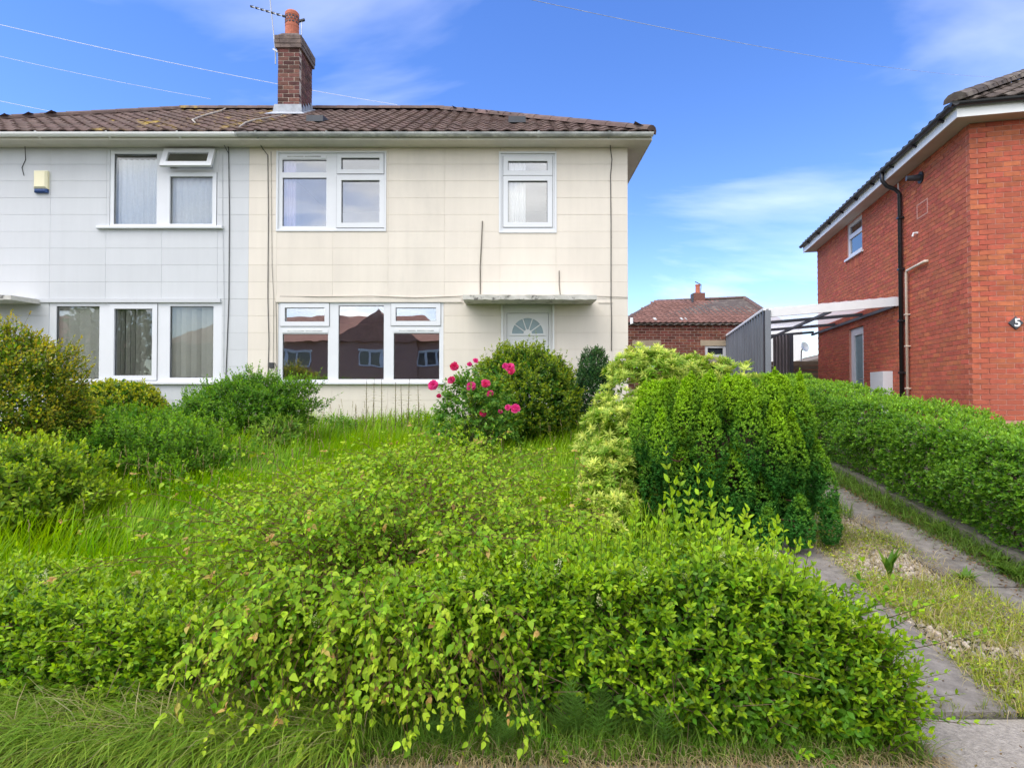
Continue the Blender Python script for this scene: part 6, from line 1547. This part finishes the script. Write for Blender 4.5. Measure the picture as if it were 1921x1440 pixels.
def litter():
    g = np.random.default_rng(31); S = Scatter(); n = 3400; y = 3.2 + 4.5*g.uniform(0, 1, n)**1.3; x = drive_x(3.66, y) - np.abs(g.normal(0, .13, n)); z = np.array([ground_z(v) for v in y]) + g.uniform(.024, .05, n)
    S.add('small', np.stack([x, y, z], 1), norm(rnd_dirs(n, g)*np.array([1, 1, .25])), norm(np.array([0, 0, 1.]) + .35*g.standard_normal((n, 3))), g.uniform(.015, .035, n), colmix((.10, .055, .03), (.24, .14, .07), g.uniform(0, 1, n), .15, g))
    n = 700; y = g.uniform(2.2, 6.5, n); x = drive_x(g.uniform(1.8, 3.6, n), y); z = np.array([ground_z(v) for v in y]) + .028
    S.add('small', np.stack([x, y, z], 1), norm(rnd_dirs(n, g)*np.array([1, 1, .2])), norm(np.array([0, 0, 1.]) + .3*g.standard_normal((n, 3))), g.uniform(.010, .022, n), colmix((.10, .05, .03), (.26, .20, .06), g.uniform(0, 1, n), .15, g))
    tag(S.build('leaf_litter', M['leaf'], None), 'brown leaf litter along the kerb of the drive', 'leaf litter', kind='stuff')
litter()

def weed(name, label, cat, px, py, seed, kind='dock', n=9, size=.2, c0=(.06, .14, .014), c1=(.14, .22, .025), group=None, spread=.8, Y=None, stalk=0.0):
    g = np.random.default_rng(seed)
    if Y is None:
        lo, hi = 2.0, 12.0
        for _ in range(40):
            mid_ = (lo+hi)/2
            if at(px, py, mid_).z > ground_z(mid_): lo = mid_
            else: hi = mid_
        Y = (lo+hi)/2
    p = at(px, py, Y); b = np.array([p.x, Y, ground_z(Y)]); t = empty(name, b); tag(t, label, cat, group)
    a = g.uniform(0, 2*math.pi) + np.arange(n)*2.4; up = g.uniform(.4, 1.1, n)
    d = norm(np.stack([np.cos(a)*spread, np.sin(a)*spread, up], 1)); nr = norm(np.array([0, 0, 1.])[None] - d*.3 - np.stack([np.cos(a), np.sin(a), np.zeros(n)], 1)*.5)
    L_ = LeafObjects(t, M['leaf'], palette(c0, c1, 5), 60, local=False)
    L_.add(kind, np.tile(b, (n, 1)), d, nr, size*g.uniform(.6, 1.15, n), colmix(c0, c1, g.uniform(0, 1, n), .12, g))
    return t
for i, (px, py, s) in enumerate(((1765, 1005, .17), (1830, 1015, .15), (1790, 990, .14), (1868, 1060, .15), (1900, 1085, .16), (1918, 1095, .15))):
    weed('dock_weed', ('broad dock weed below the side hedge, farthest of the kerb row', 'dock weed second along the kerb row', 'dock weed with upright leaves in the kerb row', 'dock weed below the bare kerb top', 'dock weed at the right edge of the picture by the kerb', 'rightmost dock weed half cut by the picture edge')[i], 'weed', px, py, 40 + i, n=10, size=s, group='dock weeds along the kerb')
weed('sow_thistle', 'upright leafy green weed standing in the drive strip', 'weed', 1812, 1095, 50, 'lance', 26, .13, spread=.55)
weed('sow_thistle', 'tall thin weed on the gravel of the drive', 'weed', 1668, 1085, 51, 'lance', 9, .22, spread=.18)
weed('sow_thistle', 'small leafy weed at the hedge end beside the pale slab', 'weed', 1650, 1400, 52, 'heart', 26, .09, (.07, .14, .015), (.20, .24, .03), spread=.9)
weed('reddish_weed', 'red tinged low weed at the corner of the pale pavement', 'weed', 1700, 1395, 53, 'heart', 22, .06, (.30, .05, .03), (.14, .20, .03), spread=1.0)

def tall_weed(px, py_top, Y, label, seed):
    g = np.random.default_rng(seed); tp = at(px, py_top, Y); b = np.array([tp.x + g.uniform(-.03, .03), Y, ground_z(Y)]); tip = np.array(tp); t = empty('tall_weed', b); tag(t, label, 'weed', 'tall weed stems before the bay window'); S = Scatter()
    S.sticks(b[None], tip[None], [.009], [.004], np.array((.12, .10, .045)))
    for j in range(16):
        f = .25 + .75*j/16; p = b + (tip-b)*f; a = j*1.57; sd = np.array([[math.cos(a), math.sin(a), .25], [-math.cos(a), -math.sin(a), .25]])
        s = .10*(1.1 - f)+.028; S.add('lance' if f < .6 else 'small', np.tile(p, (2, 1)), norm(sd), np.tile([0, 0, 1.], (2, 1)), np.full(2, s), colmix((.09, .15, .03), (.32, .26, .15), np.full(2, f), .1, g))
    S.build('stalk', M['leaf'], t, kind=None, local=False)
for i, (px, py) in enumerate(((688, 712), (702, 709), (716, 711), (742, 716), (752, 722), (768, 709), (784, 722), (668, 760))):
    tall_weed(px, py, 9.1, ('tall dry weed stem leftmost of those under the bay window', 'second tall weed stem under the bay window', 'third tall weed stem under the bay window', 'fourth weed stem, brownish, under the bay window', 'fifth weed stem, brownish, under the bay window', 'tallest dark weed stem near the rose', 'weed stem nearest the rose bush', 'short weed stem left of the window weeds')[i], 60 + i)

def horsetail(px, py, Y, label, seed, h=.3):
    g = np.random.default_rng(seed); p = at(px, py, Y); b = np.array([p.x, Y, ground_z(Y)]); t = empty('horsetail', b); tag(t, label, 'weed', 'horsetails at the foot of the hedge'); S = Scatter(); c = np.array((.10, .20, .03))
    for k in range(4):
        bb = b + np.array([g.uniform(-.07, .07), g.uniform(-.05, .05), 0]); tip = bb + np.array([g.uniform(-.1, .1), g.uniform(-.12, .02), h*g.uniform(.7, 1.1)])
        S.sticks(bb[None], tip[None], [.0025], [.001], c)
        for j in range(10):
            f = .25 + .7*j/10; q = bb + (tip-bb)*f; m = 7; a = 2*np.pi*np.arange(m)/m + j*.3; L_ = .11*(1.05-f)+.02; dd = norm(np.stack([np.cos(a), np.sin(a), np.full(m, .75)], 1)); S.sticks(np.tile(q, (m, 1)), q + dd*L_, np.full(m, .0013), np.full(m, .0006), c*g.uniform(.8, 1.4))
    S.build('fronds', M['grass'], t, kind='stuff', local=False)
for i, (px, py, l) in enumerate(((850, 1330, 'left of the three'), (1065, 1310, 'in the middle of the bare hedge foot'), (1225, 1400, 'straw ground'), (1310, 1390, 'near the hedge end'), (960, 1340, 'under the heart leaves'), (1130, 1330, 'beside the bare twigs'))):
    horsetail(px, py, 2.52, ('feathery horsetail below the heart-leaved shrub', 'feathery horsetail tallest against the hedge foot', 'feathery horsetail on the straw coloured ground', 'feathery horsetail right of the straw ground', 'feathery horsetail just right of the hanging shoots', 'feathery horsetail between tallest and straw ground ones')[i], 70 + i, (.22, .34, .26, .26, .24, .28)[i])

# ---------------------------------------------------------------- street trees across the road, seen only in the window glass
for i, (x, y, h, l) in enumerate(((-24.5, -15.0, 7.5, 'street tree across the road mirrored in the right blind pane'), (-29.5, -14.0, 6.5, 'street tree across the road mirrored in the middle blind pane'), (-1.0, -17.0, 5.5, 'street tree across the road opposite the drive'))):
    g = np.random.default_rng(90 + i); t = empty('street_tree', (x, y, -.13)); tag(t, l, 'tree', 'trees across the road'); S = Scatter(); n = 2600
    d = rnd_dirs(n, g); p = np.array([x, y, h*.62]) + d*np.array([h*.30, h*.30, h*.36])*(g.uniform(.3, 1, n)**.4*(1 + .2*wob(d[:, 0]*4, d[:, 1]*4, d[:, 2]*4)))[:, None]
    S.add('diamond', p, rnd_dirs(n, g), rnd_dirs(n, g), g.uniform(.25, .5, n), colmix((.04, .09, .012), (.09, .16, .02), g.uniform(0, 1, n), .15, g)); S.build('crown', M['leaf'], t, local=False)
    W = Scatter(); branches(np.array([x, y, -.13]), 9, p, g, .12, BARK, W, wig=.15); W.build('trunk', M['leaf'], t, local=False)
